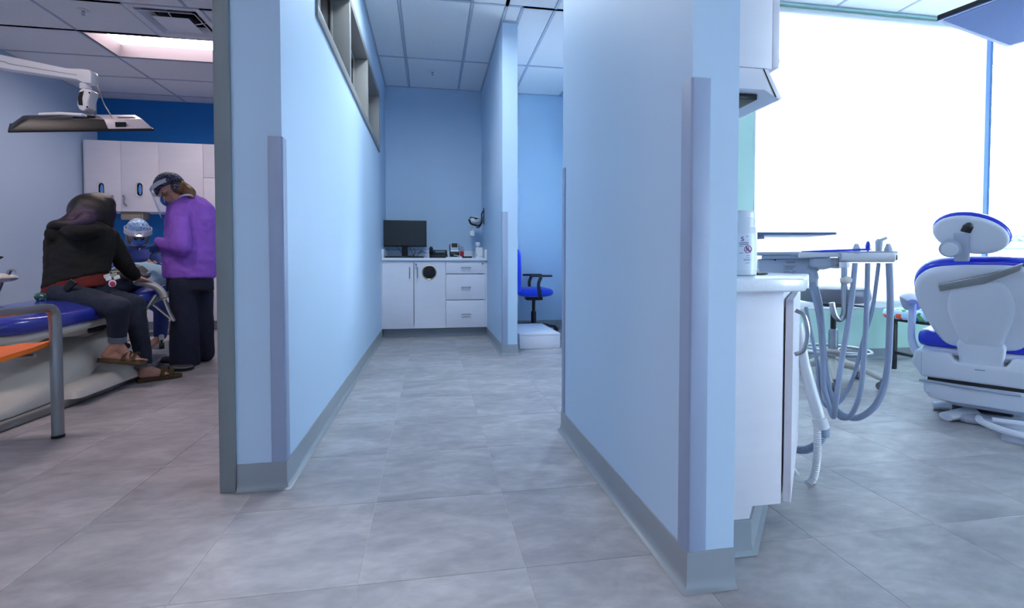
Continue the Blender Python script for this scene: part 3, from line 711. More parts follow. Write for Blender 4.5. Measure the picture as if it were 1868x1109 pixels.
prof = [(0, .1), (.005, .1), (.006, .03), (.011, .012), (.024, .003), (0, .003)]
rings = []
for p, dv in (((.793, YN + .034), (0, -1)), ((.926, YN + .034), (.38, -1.0)), ((1.36, 1.775), (n1.x * .9 + .2, n1.y))):
    rings.append([Vector((p[0] + dv[0] * o, p[1] + dv[1] * o, z)) for o, z in prof])
wobj('cove_base', MB().loft(rings), M_cove, t)
ct = tag(obj('worktop', MB().prism([(.793, 1.212), (1.03, 1.212), (1.048, 1.222), (1.47, 1.70), (1.47, 2.37), (.793, 2.37)], .773, .811), M_top, None, bevel=.006, seg=3), 'speckled white worktop on the right foreground cabinet', 'worktop')
# wall cabinet above
t = thing('wall_cabinet', 'white wall cabinet with sloping light valance at the upper right', 'cabinet', (.9, 1.8, 1.4))
wobj('body', MB().box(.793, .952, YN, 2.36, 1.4, 2.4), M_lam, t, bevel=.001)
d = wobj('door', MB().box(.955, .976, YN + .002, 1.8, 1.405, 2.4), M_lam, t, bevel=.0015)
m = MB().tube(bez([(.976, YN + .06, 1.475), (.995, YN + .06, 1.468), (1.012, YN + .06, 1.448), (1.0, YN + .06, 1.425), (.976, YN + .06, 1.408)], 6), .0075, 10, squash=(1.6, .7)); wobj('handle', m, M_chrome, d)
m.v = [(a, b + .42, c) for a, b, c in m.v]
d2 = wobj('door', MB().box(.955, .976, 1.803, 2.358, 1.405, 2.4), M_lam, t, bevel=.0015)
v = wobj('light_valance', MB().extr([(.793, YN, 1.398), (.94, YN, 1.398), (.985, YN, 1.318), (.975, YN, 1.315), (.93, YN, 1.34), (.793, YN, 1.34)], (0, 1.1, 0)), M_lam, t, bevel=.001)
wobj('shadow_gap', MB().obox((.945, YN - .0008, 1.36), (.042, 0, -.08), (0, 1, 0), (.08, 0, .042), .043, .001, .0012), M_black, v)
u_ = wobj('light_strip', MB().box(.80, .93, YN + .03, 2.2, 1.322, 1.339), M_black, v, bevel=.003)
for k in range(6):
    wobj('lamp_lens', MB().lathe((.865, YN + .1 + .16 * k, 1.3215), [(.014, 0), (.014, .002), (.002, .002)], 14), M_pgrey, u_)
# wipes canister
p = W(1351, 505, 1.62)
t = thing('wipes_canister', 'white disinfectant wipes canister on the right foreground worktop', 'canister', (p.x, p.y, .8115))
rr = .0475
obj('tub', MB().lathe((0, 0, 0), [(.04, 0), (rr, .004), (rr, .155), (rr - .002, .158)], 40), M_white, t)
obj('lid', MB().lathe((0, 0, .158), [(rr - .004, 0), (rr - .003, .028), (rr - .006, .03), (rr - .006, .048), (rr - .012, .055), (.01, .056)], 40), M_white, t)
M_mag = mat('magenta_print', (170, 10, 110), .5); M_ink = mat('blue_black_ink', (40, 44, 90), .5); M_lab = mat('white_label', (236, 238, 244), .35, var=.01)
# direction facing the viewer
vd = Vector((-p.x, -p.y, 0)).normalized(); a0 = math.atan2(vd.y, vd.x)
lb = obj('label', MB().lathe((0, 0, .02), [(rr + .0004, 0), (rr + .0005, .118)], 40), M_lab, t)
def on_can(du, z):
    """matrix for a mark on the canister at arc offset du (m), height z"""
    a = a0 + du / rr; n = Vector((math.cos(a), math.sin(a), 0)); x = Vector((-n.y, n.x, 0))
    c = n * (rr + .0008) + Vector((0, 0, z))
    return Matrix(((x.x, 0, n.x, c.x), (x.y, 0, n.y, c.y), (x.z, 1, n.z, c.z), (0, 0, 0, 1)))
text_mesh('brand_letter', 's', .03, M_mag, lb, on_can(.004, .122))
text_mesh('trade_mark', 'TM', .004, M_ink, lb, on_can(.018, .128))
M4 = on_can(.021, .086)
g = MB().torus((0, 0, 0), .0115, .0011, n=28, m=5); g.v = [tuple(M4 @ Vector(q)) for q in g.v]; obj('warning_ring', g, M_mag, lb)
g = MB().obox((0, 0, .0004), (1, -.9, 0), (.9, 1, 0), (0, 0, 1), .011, .0009, .0004); g.v = [tuple(M4 @ Vector(q)) for q in g.v]; obj('warning_slash', g, M_mag, lb)
g = MB()
for cx_ in (-.0045, .0005): g.obox((cx_, 0, .0002), (1, 0, 0), (0, 1, 0), (0, 0, 1), .0011, .006, .0003).ball((cx_, .0072, .0002), .0013, .0013, .0004, 8, 4)
g.obox((-.002, .001, .0002), (1, .5, 0), (-.5, 1, 0), (0, 0, 1), .003, .001, .0003).ball((.0055, -.003, .0002), .0011, .0011, .0004, 8, 4).obox((.0055, -.0062, .0002), (1, 0, 0), (0, 1, 0), (0, 0, 1), .0009, .0022, .0003)
g.v = [tuple(M4 @ Vector(q)) for q in g.v]; obj('warning_figures', g, M_ink, lb)
g = MB()
for du, z, L in ((.008, .108, .014), (.008, .104, .014), (.008, .1005, .014), (.0, .096, .006), (.0, .074, .006), (.022, .066, .005), (.022, .06, .006), (.018, .054, .011), (.018, .051, .010), (.02, .042, .007)):
    Mx = on_can(du, z); o = MB().obox((0, 0, 0), (1, 0, 0), (0, 1, 0), (0, 0, 1), L, .0006, .0002); g.add([tuple(Mx @ Vector(q)) for q in o.v], o.f)
obj('small_print', g, M_ink, lb)
p2 = W(1388, 500, 1.66)
t = tag(obj('pen', MB().tube([(p2.x - .03, p2.y - .02, .817), (p2.x + .02, p2.y, .818), (p2.x + .03, p2.y + .005, .817)], [.005, .005, .002], 8), M_black), 'black pen end beside the wipes canister', 'pen')
# vacuum hoses hanging in front of the cabinet
t = thing('vacuum_hose', 'white suction handle with white ribbed hose looping beside the cabinet', 'hose', W(1490, 880, 1.95) * 1)
def ribbed(pts, r, per, n=12):
    c = bez(pts, 14); out = []; rs = []; acc = 0
    for i, p_ in enumerate(c):
        if i: acc += (c[i] - c[i - 1]).length
    # resample
    L = acc; k = int(L / per) * 2; res = []; d = 0; j = 0; cum = [0]
    for i in range(1, len(c)): cum.append(cum[-1] + (c[i] - c[i - 1]).length)
    for q in range(k + 1):
        s = L * q / k
        while j < len(cum) - 2 and cum[j + 1] < s: j += 1
        f = (s - cum[j]) / max(1e-9, cum[j + 1] - cum[j]); out.append(c[j].lerp(c[j + 1], min(1, f))); rs.append(r if q % 2 else r * .82)
    return MB().tube(out, rs, n)
wobj('handle_tube', MB().tube([W(1456, 590, 1.92), W(1466, 660, 1.9), W(1482, 720, 1.88), W(1496, 768, 1.87)], [.017, .02, .021, .02], 14), M_white, t)
wobj('collar', MB().tube([W(1494, 762, 1.87), W(1500, 780, 1.87)], .026, 14), M_white, t)
wobj('ribbed_hose', ribbed([W(1490, 775, 1.87), W(1491, 820, 1.87), W(1486, 865, 1.88), W(1474, 882, 1.9), W(1460, 876, 1.95), W(1440, 850, 2.05)], .0145, .0075), M_white, t)
t = thing('suction_hose', 'grey ribbed suction hose curling behind the white one', 'hose', W(1500, 800, 1.92))
wobj('end_piece', MB().tube([W(1502, 772, 1.92), W(1502, 795, 1.92)], .022, 12), M_hose, t)
wobj('ribbed_hose', ribbed([W(1502, 793, 1.92), W(1494, 806, 1.93), W(1478, 818, 1.96), W(1462, 821, 2.0), W(1430, 816, 2.1)], .0155, .008), M_hose, t)

# ================================================================ DELIVERY UNIT
D = 2.25
bp_ = W(1500, 620, D)
t = thing('delivery_unit', 'white dental delivery unit with instrument tray and hanging grey hoses', 'dental unit', (bp_.x, bp_.y, 0))
# tray plate
a = W(1372, 463, D + .12); b = W(1640, 459, D - .12); ax = (b - a); ax.z = 0; axn = ax.normalized(); ay = Vector((-axn.y, axn.x, 0)); zt_ = a.z
def U(s, y, z): return Vector((a.x, a.y, 0)) + axn * s + ay * y + Vector((0, 0, z))
L = ax.length
m = MB().extr([U(s + L / 2, y + .12, zt_ - .006) for s, y in rrect(L, .3, .05, 5)], (0, 0, .014)); wobj('tray', m, M_pgrey, t, bevel=.003)
m = MB().extr([U(s + L / 2 - .1, y + .12, zt_ - .024) for s, y in rrect(L - .3, .26, .04, 5)], (0, 0, .016)); wobj('tray_holder', m, M_pgrey, t)
# body with rating plate
pb = [(.03, -.016), (.30, -.016), (.30, -.05), (.265, -.09), (.235, -.10), (.05, -.10), (.03, -.06)]
bd = wobj('control_body', MB().extr([U(s, .02, zt_ + z - .008) for s, z in pb], ay * .2), M_pgrey, t, bevel=.006)
M_lbl = mat('grey_label_print', (52, 60, 90), .5)
g = MB()
for s, z, w_ in ((.165, -.032, .022), (.165, -.038, .017), (.16, -.054, .025), (.16, -.060, .018), (.155, -.067, .02), (.15, -.078, .012), (.18, -.078, .008), (.16, -.086, .024), (.17, -.091, .015)):
    g.obox(U(s, .0185, zt_ + z - .006), axn, ay, (0, 0, 1), w_, .0006, .0009)
wobj('rating_plate_print', g, M_lbl, bd)
for s in (.10, .02 + .24): wobj('screw', MB().cyl(U(s, .021, zt_ - .03), U(s, .016, zt_ - .03), .004), M_dark, bd)
# handle rail and holder
h0, h1 = W(1532, 470, D - .06), W(1633, 470, D - .14); h1.z = h0.z
hr = wobj('holder_rail', MB().tube([h0, h0.lerp(h1, .97), h1], [.021, .021, .015], 20), M_white, t)
wobj('rail_end_cap', MB().cyl(h1, h1 + axn * .006, .012), M_black, hr)
wobj('rail_bracket', MB().extr([h0 + axn * s + Vector((0, 0, z)) for s, z in ((-.16, .0), (.03, .004), (.03, .022), (-.16, .026))], ay * .05), M_white, t, bevel=.004)
wobj('pivot_clip', MB().torus(h0 + axn * .0, .022, .004, axis=axn), M_chrome, hr)
# cup under the tray
c0 = W(1500, 480, D); wobj('drip_cup', MB().lathe(c0 + Vector((0, 0, -.03)), [(.008, 0), (.02, .004), (.045, .012), (.05, .02), (.05, .05)], 24), M_pgrey, t)
c0 = W(1525, 480, D + .03); wobj('valve_body', MB().lathe(c0 + Vector((0, 0, -.025)), [(.008, 0), (.022, .003), (.024, .012), (.018, .016), (.024, .03), (.024, .05)], 18), M_chrome, t)
# chrome post with knob and hook
q = D - .08
ps = wobj('chrome_post', MB().tube(bez([W(1540, 478, q), W(1540, 540, q), W(1540, 570, q), W(1533, 583, q), W(1523, 575, q), W(1517, 552, q)], 8), .012, 14), M_chrome, t)
wobj('post_socket', MB().cyl(W(1540, 478, q), W(1540, 488, q), .019), M_white, t)
wobj('clamp_knob', MB().ball(W(1546, 511, q - .02), .024, .014, .017).cyl(W(1534, 512, q), W(1546, 511, q - .02), .013), M_cream, ps)
# instruments upright in the rail
for u, kind in ((1562, 0), (1583, 1), (1603, 2), (1620, 0)):
    b0 = W(u, 466, D - .08); 
    if kind == 0:
        o = wobj('instrument_holder', MB().tube([b0 + Vector((0, 0, -.02)), b0 + Vector((0, 0, .03)), b0 + Vector((0, 0, .052))], [.02, .0165, .008], 6), M_pgrey, t)
    elif kind == 1:
        o = wobj('air_syringe', MB().tube([b0, b0 + Vector((0, 0, .022)), b0 + Vector((0, 0, .026)), b0 + Vector((0, 0, .045)), b0 + Vector((0, 0, .06)), b0 + Vector((0, 0, .063))], [.005, .005, .009, .01, .006, .004], 10), M_upb, t)
    else:
        o = wobj('handpiece', MB().tube([b0, b0 + Vector((0, 0, .04)), b0 + Vector((0, 0, .06)), b0 + axn * .004 + Vector((0, 0, .07))], [.011, .013, .015, .012], 12).tube([b0 + axn * .004 + Vector((0, 0, .066)), b0 + axn * .028 + Vector((0, 0, .078))], [.007, .006], 8), M_pgrey, t)
wobj('blue_rod', MB().tube([W(1462, 459, D - .1), W(1500, 458, D - .1), W(1578, 455, D - .1), W(1590, 455, D - .1)], [.002, .005, .005, .002], 8), M_upb, t)
# hoses
def hose(pts, r): return wobj('hose', MB().tube(bez(pts, 10), r, 10), M_hose, t)
d0 = D - .1
hose([W(1560, 480, d0), W(1552, 560, d0), W(1535, 660, d0), W(1524, 740, d0), W(1520, 760, d0 + .04), W(1512, 740, d0 + .08), W(1502, 700, d0 + .1), W(1500, 640, d0 + .1), W(1494, 570, d0 + .1), W(1482, 515, d0 + .12)], .0115)
hose([W(1583, 480, d0), W(1581, 560, d0), W(1577, 640, d0), W(1570, 710, d0), W(1556, 752, d0 + .03), W(1540, 763, d0 + .06), W(1525, 750, d0 + .1), W(1505, 690, d0 + .12), W(1499, 620, d0 + .12), W(1492, 570, d0 + .12), W(1480, 520, d0 + .14)], .0105)
hose([W(1603, 480, d0), W(1592, 560, d0), W(1575, 620, d0 + .03), W(1556, 690, d0 + .06), W(1534, 730, d0 + .08), W(1510, 742, d0 + .1), W(1495, 720, d0 + .14), W(1490, 660, d0 + .16), W(1470, 560, d0 + .2)], .008)
hose([W(1622, 480, d0 - .03), W(1624, 540, d0 - .03), W(1623, 600, d0 - .02), W(1618, 680, d0), W(1600, 735, d0 + .02), W(1568, 761, d0 + .05), W(1540, 758, d0 + .08), W(1522, 742, d0 + .1), W(1510, 700, d0 + .13), W(1502, 640, d0 + .13), W(1496, 560, d0 + .13), W(1484, 512, d0 + .14)], .0135)
wobj('hose_elbow', MB().tube(bez([W(1470, 492, D + .06), W(1480, 497, D + .05), W(1484, 510, D + .04), W(1484, 522, D + .04)], 6), [.026] * 6 + [.024] * 6 + [.019] * 7, 14), M_pgrey, t)
# arm going back to the cabinet
wobj('support_arm', MB().tube([U(.12, .14, zt_ - .08), U(-.1, .3, zt_ - .085), U(-.3, .5, zt_ - .09)], .028, 12, squash=(1, .8)), M_white, t)
wobj('arm_post', MB().lathe(U(-.3, .5, 0), [(.16, .002), (.16, .02), (.05, .04), (.045, zt_ - .06)], 24), M_white, t)
# flat tray above
p0 = W(1372, 428, D + .55); p1 = W(1529, 424, D + .55); ax2 = (p1 - p0); ax2.z = 0; L2 = ax2.length; a2 = ax2.normalized(); b2 = Vector((-a2.y, a2.x, 0))
tt = thing('flat_tray', 'thin dark flat tray on a bracket above the delivery unit', 'tray', (p0.x, p0.y, p0.z))
rise = Vector((0, 0, 1))
wobj('plate', MB().extr([p0 + a2 * (s + L2 / 2 - .1) + b2 * (y + .15) for s, y in rrect(L2 + .2, .32, .03, 4)], (0, 0, .014)), mat('slate_blue_plastic', (74, 88, 130), .4), tt, bevel=.004)
wobj('bracket', MB().extr([p0 + a2 * (s - .08) + b2 * (y + .15) + Vector((0, 0, -.02)) for s, y in rrect(.42, .12, .03, 4)], (0, 0, .019)), M_pgrey, tt, bevel=.004)
wobj('post', MB().cyl(p0 + a2 * -.22 + b2 * .15 + Vector((0, 0, -.02)), Vector((p0.x, p0.y, 0)) + a2 * -.22 + b2 * .15 + Vector((0, 0, .03)), .018), M_pgrey, tt)
wobj('post_base', MB().lathe(Vector((p0.x, p0.y, 0)) + a2 * -.22 + b2 * .15, [(.14, .001), (.14, .02), (.03, .035)], 24), M_pgrey, tt)

# ================================================================ STOOL
sx, sy = 2.83, 3.04
t = thing('operator_stool', 'grey round operator stool with chrome foot ring behind the hoses', 'stool', (sx, sy, 0))
M_gv = mat('grey_vinyl', (112, 116, 126), .4, var=.03)
obj('seat_cushion', MB().lathe((0, 0, .575), [(.16, 0), (.205, .008), (.218, .03), (.22, .085), (.212, .1), (.19, .108), (.05, .112)], 40), M_gv, t)
obj('mechanism', MB().box(-.06, .06, -.07, .07, .545, .575).cyl((.05, -.02, .56), (.2, -.06, .545), .007).ball((.2, -.06, .545), .018, .012, .01), M_black, t, bevel=.006)
obj('gas_piston', MB().cyl((0, 0, .38), (0, 0, .56), .018), M_black, t)
obj('chrome_column', MB().lathe((0, 0, 0), [(.03, .12), (.03, .36), (.026, .385)], 24), M_chrome, t)
fr = obj('foot_ring', MB().torus((0, 0, .235), .225, .011), M_chrome, t)
for k in range(4):
    a = k * math.pi / 2 + .5; obj('ring_spoke', MB().tube([(math.cos(a) * .03, math.sin(a) * .03, .22), (math.cos(a) * .22, math.sin(a) * .22, .235)], .007, 8), M_chrome, fr)
obj('ring_hub', MB().lathe((0, 0, .2), [(.045, 0), (.045, .03), (.033, .045)], 20), M_cream, t)
for k in range(5):
    a = 2 * math.pi * k / 5 + .25; c, s = math.cos(a), math.sin(a)
    lg = obj('leg', MB().tube([(c * .02, s * .02, .15), (c * .12, s * .12, .14), (c * .22, s * .22, .105), (c * .285, s * .285, .075)], [.034, .03, .022, .016], 10, squash=(1, .9)), M_cream, t)
    cm = obj('caster', MB().cyl((c * .285 - s * .02, s * .285 + c * .02, .03), (c * .285 - s * .004, s * .285 + c * .004, .03), .029, n=16).cyl((c * .285 + s * .02, s * .285 - c * .02, .03), (c * .285 + s * .004, s * .285 - c * .004, .03), .029, n=16).cyl((c * .285, s * .285, .03), (c * .285, s * .285, .08), .009), M_gv, lg)

# ================================================================ BENCH
A, B, C_, Dd = Vector((3.66, 3.03, 0)), Vector((3.69, 3.36, 0)), Vector((4.22, 3.42, 0)), Vector((4.19, 3.09, 0))
t = thing('padded_bench', 'black steel bench with bright animal print cushion below the window', 'bench', (3.94, 3.22, 0))
M_bk = mat('black_steel_paint', (22, 24, 34), .4, var=.05)
M_zoo = pattern('animal_print', [(214, 70, 40), (40, 120, 200), (240, 190, 60), (90, 150, 90), (60, 60, 110), (240, 240, 245)], (186, 216, 240), 20, thr=.46)
for q in (A, B, C_, Dd):
    lg = wobj('leg', MB().obox(q + Vector((0, 0, .205)), (1, 0, 0), (0, 1, 0), (0, 0, 1), .016, .016, .203), M_bk, t, bevel=.003)
    wobj('foot_cap', MB().cyl(q + Vector((0, 0, .0)), q + Vector((0, 0, .014)), .019, n=12), M_black, lg)
def bar(p, q, z, r=.011):
    m_ = (p + q) / 2; e = (q - p).normalized(); return MB().obox(m_ + Vector((0, 0, z)), e, (-e.y, e.x, 0), (0, 0, 1), (q - p).length / 2 - .016, r, r)
for p_, q_ in ((A, B), (C_, Dd)): wobj('stretcher', bar(p_, q_, .135), M_bk, t)
for p_, q_ in (((A + B) / 2, (C_ + Dd) / 2),): wobj('stretcher', bar(p_, q_, .135), M_bk, t)
for p_, q_ in ((A, B), (B, C_), (C_, Dd), (Dd, A)): wobj('seat_rail', bar(p_, q_, .400), M_bk, t)
cc = (A + C_) / 2; ex = (Dd - A).normalized(); ey = Vector((-ex.y, ex.x, 0))
cu = pad(rrect(.66, .42, .05, 5), .412, .49, .03)
cu.v = [tuple(Vector((cc.x, cc.y, 0)) + ex * v[0] + ey * v[2] + Vector((0, 0, v[1]))) for v in cu.v]
wobj('cushion', cu, M_zoo, t)
for q in (A, B): wobj('corner_bracket', MB().obox(q + Vector((-.012, 0, .43)), (1, 0, 0), (0, 1, 0), (0, 0, 1), .012, .02, .03), M_bk, t)

# wall outlet under the window
t = thing('wall_outlet', 'small white socket plate on the mint wall below the window', 'socket', (4.12, YW, .40))
obj('face_plate', MB().box(-.035, .035, -.007, -.001, -.057, .05), M_white, t, bevel=.002)
for z_ in (-.03, .02): obj('socket', MB().box(-.017, .017, -.009, -.006, z_ - .012, z_ + .014), M_pgrey, t, bevel=.002)
# ================================================================ WHITE DENTAL CHAIR
M_sh = mat('white_shell_plastic', (222, 226, 236), .35, var=.015, scale=3)
M_shg = mat('pale_grey_shell', (186, 194, 212), .35, var=.02)
t = thing('dental_chair', 'white backed dental chair with royal blue upholstery by the bright window', 'dental chair', (3.04, 2.23, 0), -math.atan2(.84, .54))
HZ, HY, TILT = .40, -.17, R_(27)
MT = Matrix.Translation((0, HY, HZ)) @ Matrix.Rotation(TILT, 4, 'X')
def tilt(o, M=MT): o.data.transform(M); return o
def sym(pts): return pts + [(-x, z) for x, z in pts[::-1] if x > 1e-6]
def smooth_outline(pts, n=4):
    P = [Vector((x, 0, z)) for x, z in pts]; P3 = P[-2:] + P + P[:3]; c = bez(P3, n); k = n * 2
    c = c[k:k + n * len(P)]; return [(q.x, q.z) for q in c]
half = [(.0, .0), (.13, .01), (.185, .08), (.235, .2), (.268, .33), (.258, .43), (.2, .495), (.1, .515), (0, .518)]
outl = smooth_outline(half + [(-x, z) for x, z in half[-2:0:-1]])
tilt(obj('back_cushion', pad(outl, .0, .085, .035), M_upb, t))
tilt(obj('back_shell', pad([(x * .965, .012 + z * .955) for x, z in outl], -.045, .006, .035), M_sh, t))
sp = smooth_outline([(.075, -.02), (.08, .06), (.115, .2), (.125, .3), (.1, .4), (.05, .44), (-.05, .44), (-.1, .4), (-.125, .3), (-.115, .2), (-.08, .06), (-.075, -.02)])
tilt(obj('spine_bulge', pad(sp, -.068, -.03, .05), M_sh, t))
lo = [(.078, -.16), (.085, -.05), (.082, .065), (-.082, .065), (-.085, -.05), (-.078, -.16)]
o = obj('spine_cover', pad(smooth_outline(lo, 3), -.085, -.035, .02), M_sh, t); o.data.transform(Matrix.Translation((0, HY, HZ)) @ Matrix.Rotation(R_(10), 4, 'X'))
# headrest
hr_ = [(.15 * math.cos(a * math.pi / 16), .1 * math.sin(a * math.pi / 16)) for a in range(32)]
MH = MT @ Matrix.Translation((-.035, .01, .665)) @ Matrix.Rotation(R_(-8), 4, 'X') @ Matrix.Rotation(R_(20), 4, 'Y')
h = tilt(obj('headrest', pad(hr_, .0, .06, .03), M_upb, t), MH)
tilt(obj('headrest_shell', pad([(x * .96, z * .93) for x, z in hr_], -.03, .004, .02), M_sh, h), MH)
tilt(obj('pivot_disc', MB().lathe((-.045, -.045, -.075), [(.02, .01), (.04, .008), (.044, .0), (.044, -.02), (.03, -.026)], 28, axis=(0, 1, 0)), M_pgrey, h), MH)
tilt(obj('disc_face', MB().lathe((-.045, -.072, -.075), [(.034, .004), (.034, -.004), (.006, -.006)], 28, axis=(0, 1, 0)), M_sh, h), MH)
m = MB().extr([(-.06, -.03, -.0), (.0, -.03, .01), (.045, -.03, -.12), (-.01, -.03, -.14)], (0, -.022, 0)); tilt(obj('headrest_link', m, M_pgrey, h, bevel=.006), MH)
tilt(obj('release_lever', MB().box(-.04, -.0, -.045, -.03, .015, .05).ball((-.02, -.04, .05), .016), M_dark, h, bevel=.004), MH)
# dark slide plate that carries the headrest
m = MB().extr([(-.15, -.052, .375), (.02, -.058, .43), (.14, -.05, .50), (.15, -.045, .535), (.03, -.05, .475), (-.155, -.048, .415)], (0, -.014, 0)); tilt(obj('slide_plate', m, M_alu, t, bevel=.003))
# seat and leg rest
st = smooth_outline([(.22, -.2), (.265, -.05), (.27, .2), (.24, .42), (.2, .75), (.12, .88), (-.12, .88), (-.2, .75), (-.24, .42), (-.27, .2), (-.265, -.05), (-.22, -.2)], 3)
cu = pad(st, .385, .475, .04); cu.v = [(x, z, y + (.02 if z > .3 else 0)) for x, y, z in cu.v]; obj('seat_cushion', cu, M_upb, t)
cu = pad([(x * .93, z * .95) for x, z in st], .345, .388, .03); cu.v = [(x, z, y) for x, y, z in cu.v]; obj('seat_shell', cu, M_sh, t)
# rear seat housing
hs = [(-.265, .40), (-.28, .33), (-.235, .255), (.235, .255), (.28, .33), (.265, .40), (.12, .40), (.095, .352), (-.095, .352), (-.12, .40)]
o = obj('rear_housing', MB().extr([(x, -.27, z - .03) for x, z in hs], (0, .25, 0)), M_sh, t, bevel=.014, seg=3)
obj('housing_seam', MB().box(-.236, -.234, -.2715, -.03, .235, .36).box(.234, .236, -.2715, -.03, .235, .36), M_pgrey, o)
obj('badge', MB().box(-.02, .02, -.2725, -.2695, .295, .30), M_hose, o)
obj('linkage_recess', MB().box(-.21, .19, -.25, .1, .195, .235), M_dark, t)
obj('linkage_bar', MB().tube([(-.24, -.265, .205), (-.05, -.275, .2), (.15, -.27, .195)], [.012, .014, .012], 8, squash=(1.6, .6)), M_pgrey, t)
o = obj('lift_housing', MB().loft([[Vector((x, y, z)) for x, y in rrect(a, b, .06, 4)] for a, b, z in ((.34, .48, .10), (.42, .54, .112), (.46, .56, .145), (.46, .55, .195), (.44, .52, .205))]), M_sh, t)
obj('lower_tray', MB().loft([[Vector((x + .03, y, z)) for x, y in rrect(a, b, .06, 4)] for a, b, z in ((.24, .34, .075), (.34, .44, .083), (.36, .46, .105))]), M_pgrey, t)
obj('scissor_arm', MB().box(-.12, .12, -.12, .2, .02, .2), M_dark, t, bevel=.01)
# floor base: plate, two feet, ring rail
bp2 = smooth_outline([(-.1, -.22), (.05, -.24), (.2, -.3), (.28, -.2), (.26, .3), (.1, .5), (-.1, .5), (-.14, .2)], 3)
cu = pad(bp2, .001, .04, .02); cu.v = [(x, z, y) for x, y, z in cu.v]; obj('base_plate', cu, M_shg, t)
for p0_, p1_ in (((-.04, -.12), (-.13, -.26)), ((-.08, .0), (-.21, -.03))):
    obj('base_foot', MB().tube([(p0_[0], p0_[1], .035), ((p0_[0] + p1_[0]) / 2, (p0_[1] + p1_[1]) / 2, .03), (p1_[0], p1_[1], .022)], [.05, .042, .036], 12, squash=(1, .62)), M_sh, t)
ring = bez([(.0, -.26, .045), (.02, -.36, .05), (.12, -.47, .05), (.26, -.52, .05), (.4, -.5, .05), (.46, -.38, .05), (.36, -.26, .05), (.2, -.24, .048), (.05, -.26, .045)], 6)
obj('foot_ring', MB().tube(ring, .016, 10), M_sh, t)
obj('foot_control', MB().loft([[Vector((.24 + x, -.38 + y, z)) for x, y in rrect(a, b, .05, 4)] for a, b, z in ((.3, .2, .002), (.3, .2, .012), (.24, .15, .03))]), M_pgrey, t)
# armrests
for s in (-1, 1):
    ar = obj('armrest', MB().tube(bez([(s * .30, -.12, .63), (s * .33, -.02, .65), (s * .345, .1, .63), (s * .345, .17, .575), (s * .345, .18, .555)], 5), [.02, .025, .03, .034, .038, .04, .042, .044, .045, .046, .047, .048, .048, .047, .045, .042, .039, .036, .03, .022, .01], 12, squash=(1.1, .62)), M_shg, t)
    obj('arm_support', MB().tube(bez([(s * .335, .12, .60), (s * .335, .1, .5), (s * .325, .03, .40), (s * .29, -.06, .335), (s * .25, -.12, .325)], 5), .024, 10, squash=(.7, 1)), M_shg, ar)

# ================================================================ CEILING TV (right)
A_ = Vector((2.637, 2.2, 2.13)); ex = Vector((.72, .19, 0)).normalized(); ey = Vector((ex.y, -ex.x, 0))
t = thing('hanging_television', 'dark flat television hung face down over the white dental chair', 'television', A_ + ex * .37 + ey * .22)
cc = A_ + ex * .375 + ey * .225
M_tvs = mat('painted_reflection_screen', (62, 98, 158), .5, var=.01, spec=.15)  # blue reflection painted into the screen's base colour
wobj('casing', MB().obox(cc + Vector((0, 0, .014)), ex, ey, (0, 0, 1), .375, .225, .014), M_black, t, bevel=.005)
wobj('bezel', MB().obox(cc + Vector((0, 0, -.001)), ex, ey, (0, 0, 1), .375, .225, .0025), mat('blue_grey_bezel', (52, 82, 150), .3), t)
wobj('screen', MB().obox(cc + Vector((0, 0, -.004)), ex, ey, (0, 0, 1), .355, .205, .001), M_tvs, t)
wobj('rear_housing', MB().obox(cc + Vector((0, 0, .05)), ex, ey, (0, 0, 1), .25, .14, .025), M_black, t, bevel=.02)
wobj('ceiling_pole', MB().cyl(cc + Vector((0, 0, .07)), Vector((cc.x, cc.y, ZC)), .02), M_white, t)
wobj('pole_joint', MB().obox(cc + Vector((0, 0, .11)), ex, ey, (0, 0, 1), .05, .04, .04), M_white, t, bevel=.01)
# ================================================================ LEFT ROOM CABINETS
YU = 7.0
def slot(x, z, parent):
    """oval glove slot: raised white ring with blue glove inside"""
    o = wobj('slot_ring', MB().loft([[Vector((x + a * k, YU - o_, z + b * k2)) for a, b in rrect(.098, .2, .048, 6)] for k, k2, o_ in ((1.0, 1.0, 0), (1, 1, .012), (.86, .92, .016), (.66, .82, .005), (.64, .81, 0))]), M_white, parent)
    wobj('slot_glove', MB().ball((x + .004, YU - .003, z), .02, .006, .066), mat('blue_glove', (92, 150, 222), .6), o)
def bow(x, z, parent):
    m = MB().tube(bez([(x - .012, YU, z + .06), (x - .006, YU - .03, z + .058), (x + .012, YU - .03, z + .02), (x + .0, YU - .03, z - .02), (x + .014, YU - .028, z - .05), (x + .016, YU, z - .065)], 5), [.008] * 9 + [.006] * 8 + [.010] * 9, 8)
    return wobj('handle', m, M_chrome, parent)
t = thing('wall_cabinet', 'white two-door wall cabinet with oval glove slots on the blue wall', 'cabinet', (-3.88, 7.18, 1.515))
wobj('body', MB().box(-4.325, -3.452, YU + .02, 7.355, 1.515, 2.41), M_lam, t)
d = wobj('door', MB().box(-4.30, -3.892, YU, YU + .019, 1.515, 2.41), M_lam, t, bevel=.0015); slot(PY(185, 346, YU).x, PY(185, 346, YU).z, d); bow(PY(208, 366, YU).x, PY(208, 366, YU).z, d)
d = wobj('door', MB().box(-3.888, -3.454, YU, YU + .019, 1.515, 2.41), M_lam, t, bevel=.0015); slot(PY(255, 346, YU).x, PY(255, 346, YU).z, d); bow(PY(228, 366, YU).x, PY(228, 366, YU).z, d)
t = thing('wall_cabinet', 'white single-door wall cabinet behind the purple gowned assistant', 'cabinet', (-3.19, 7.18, 1.515))
wobj('body', MB().box(-3.45, -2.926, YU + .02, 7.355, 1.515, 2.41), M_lam, t)
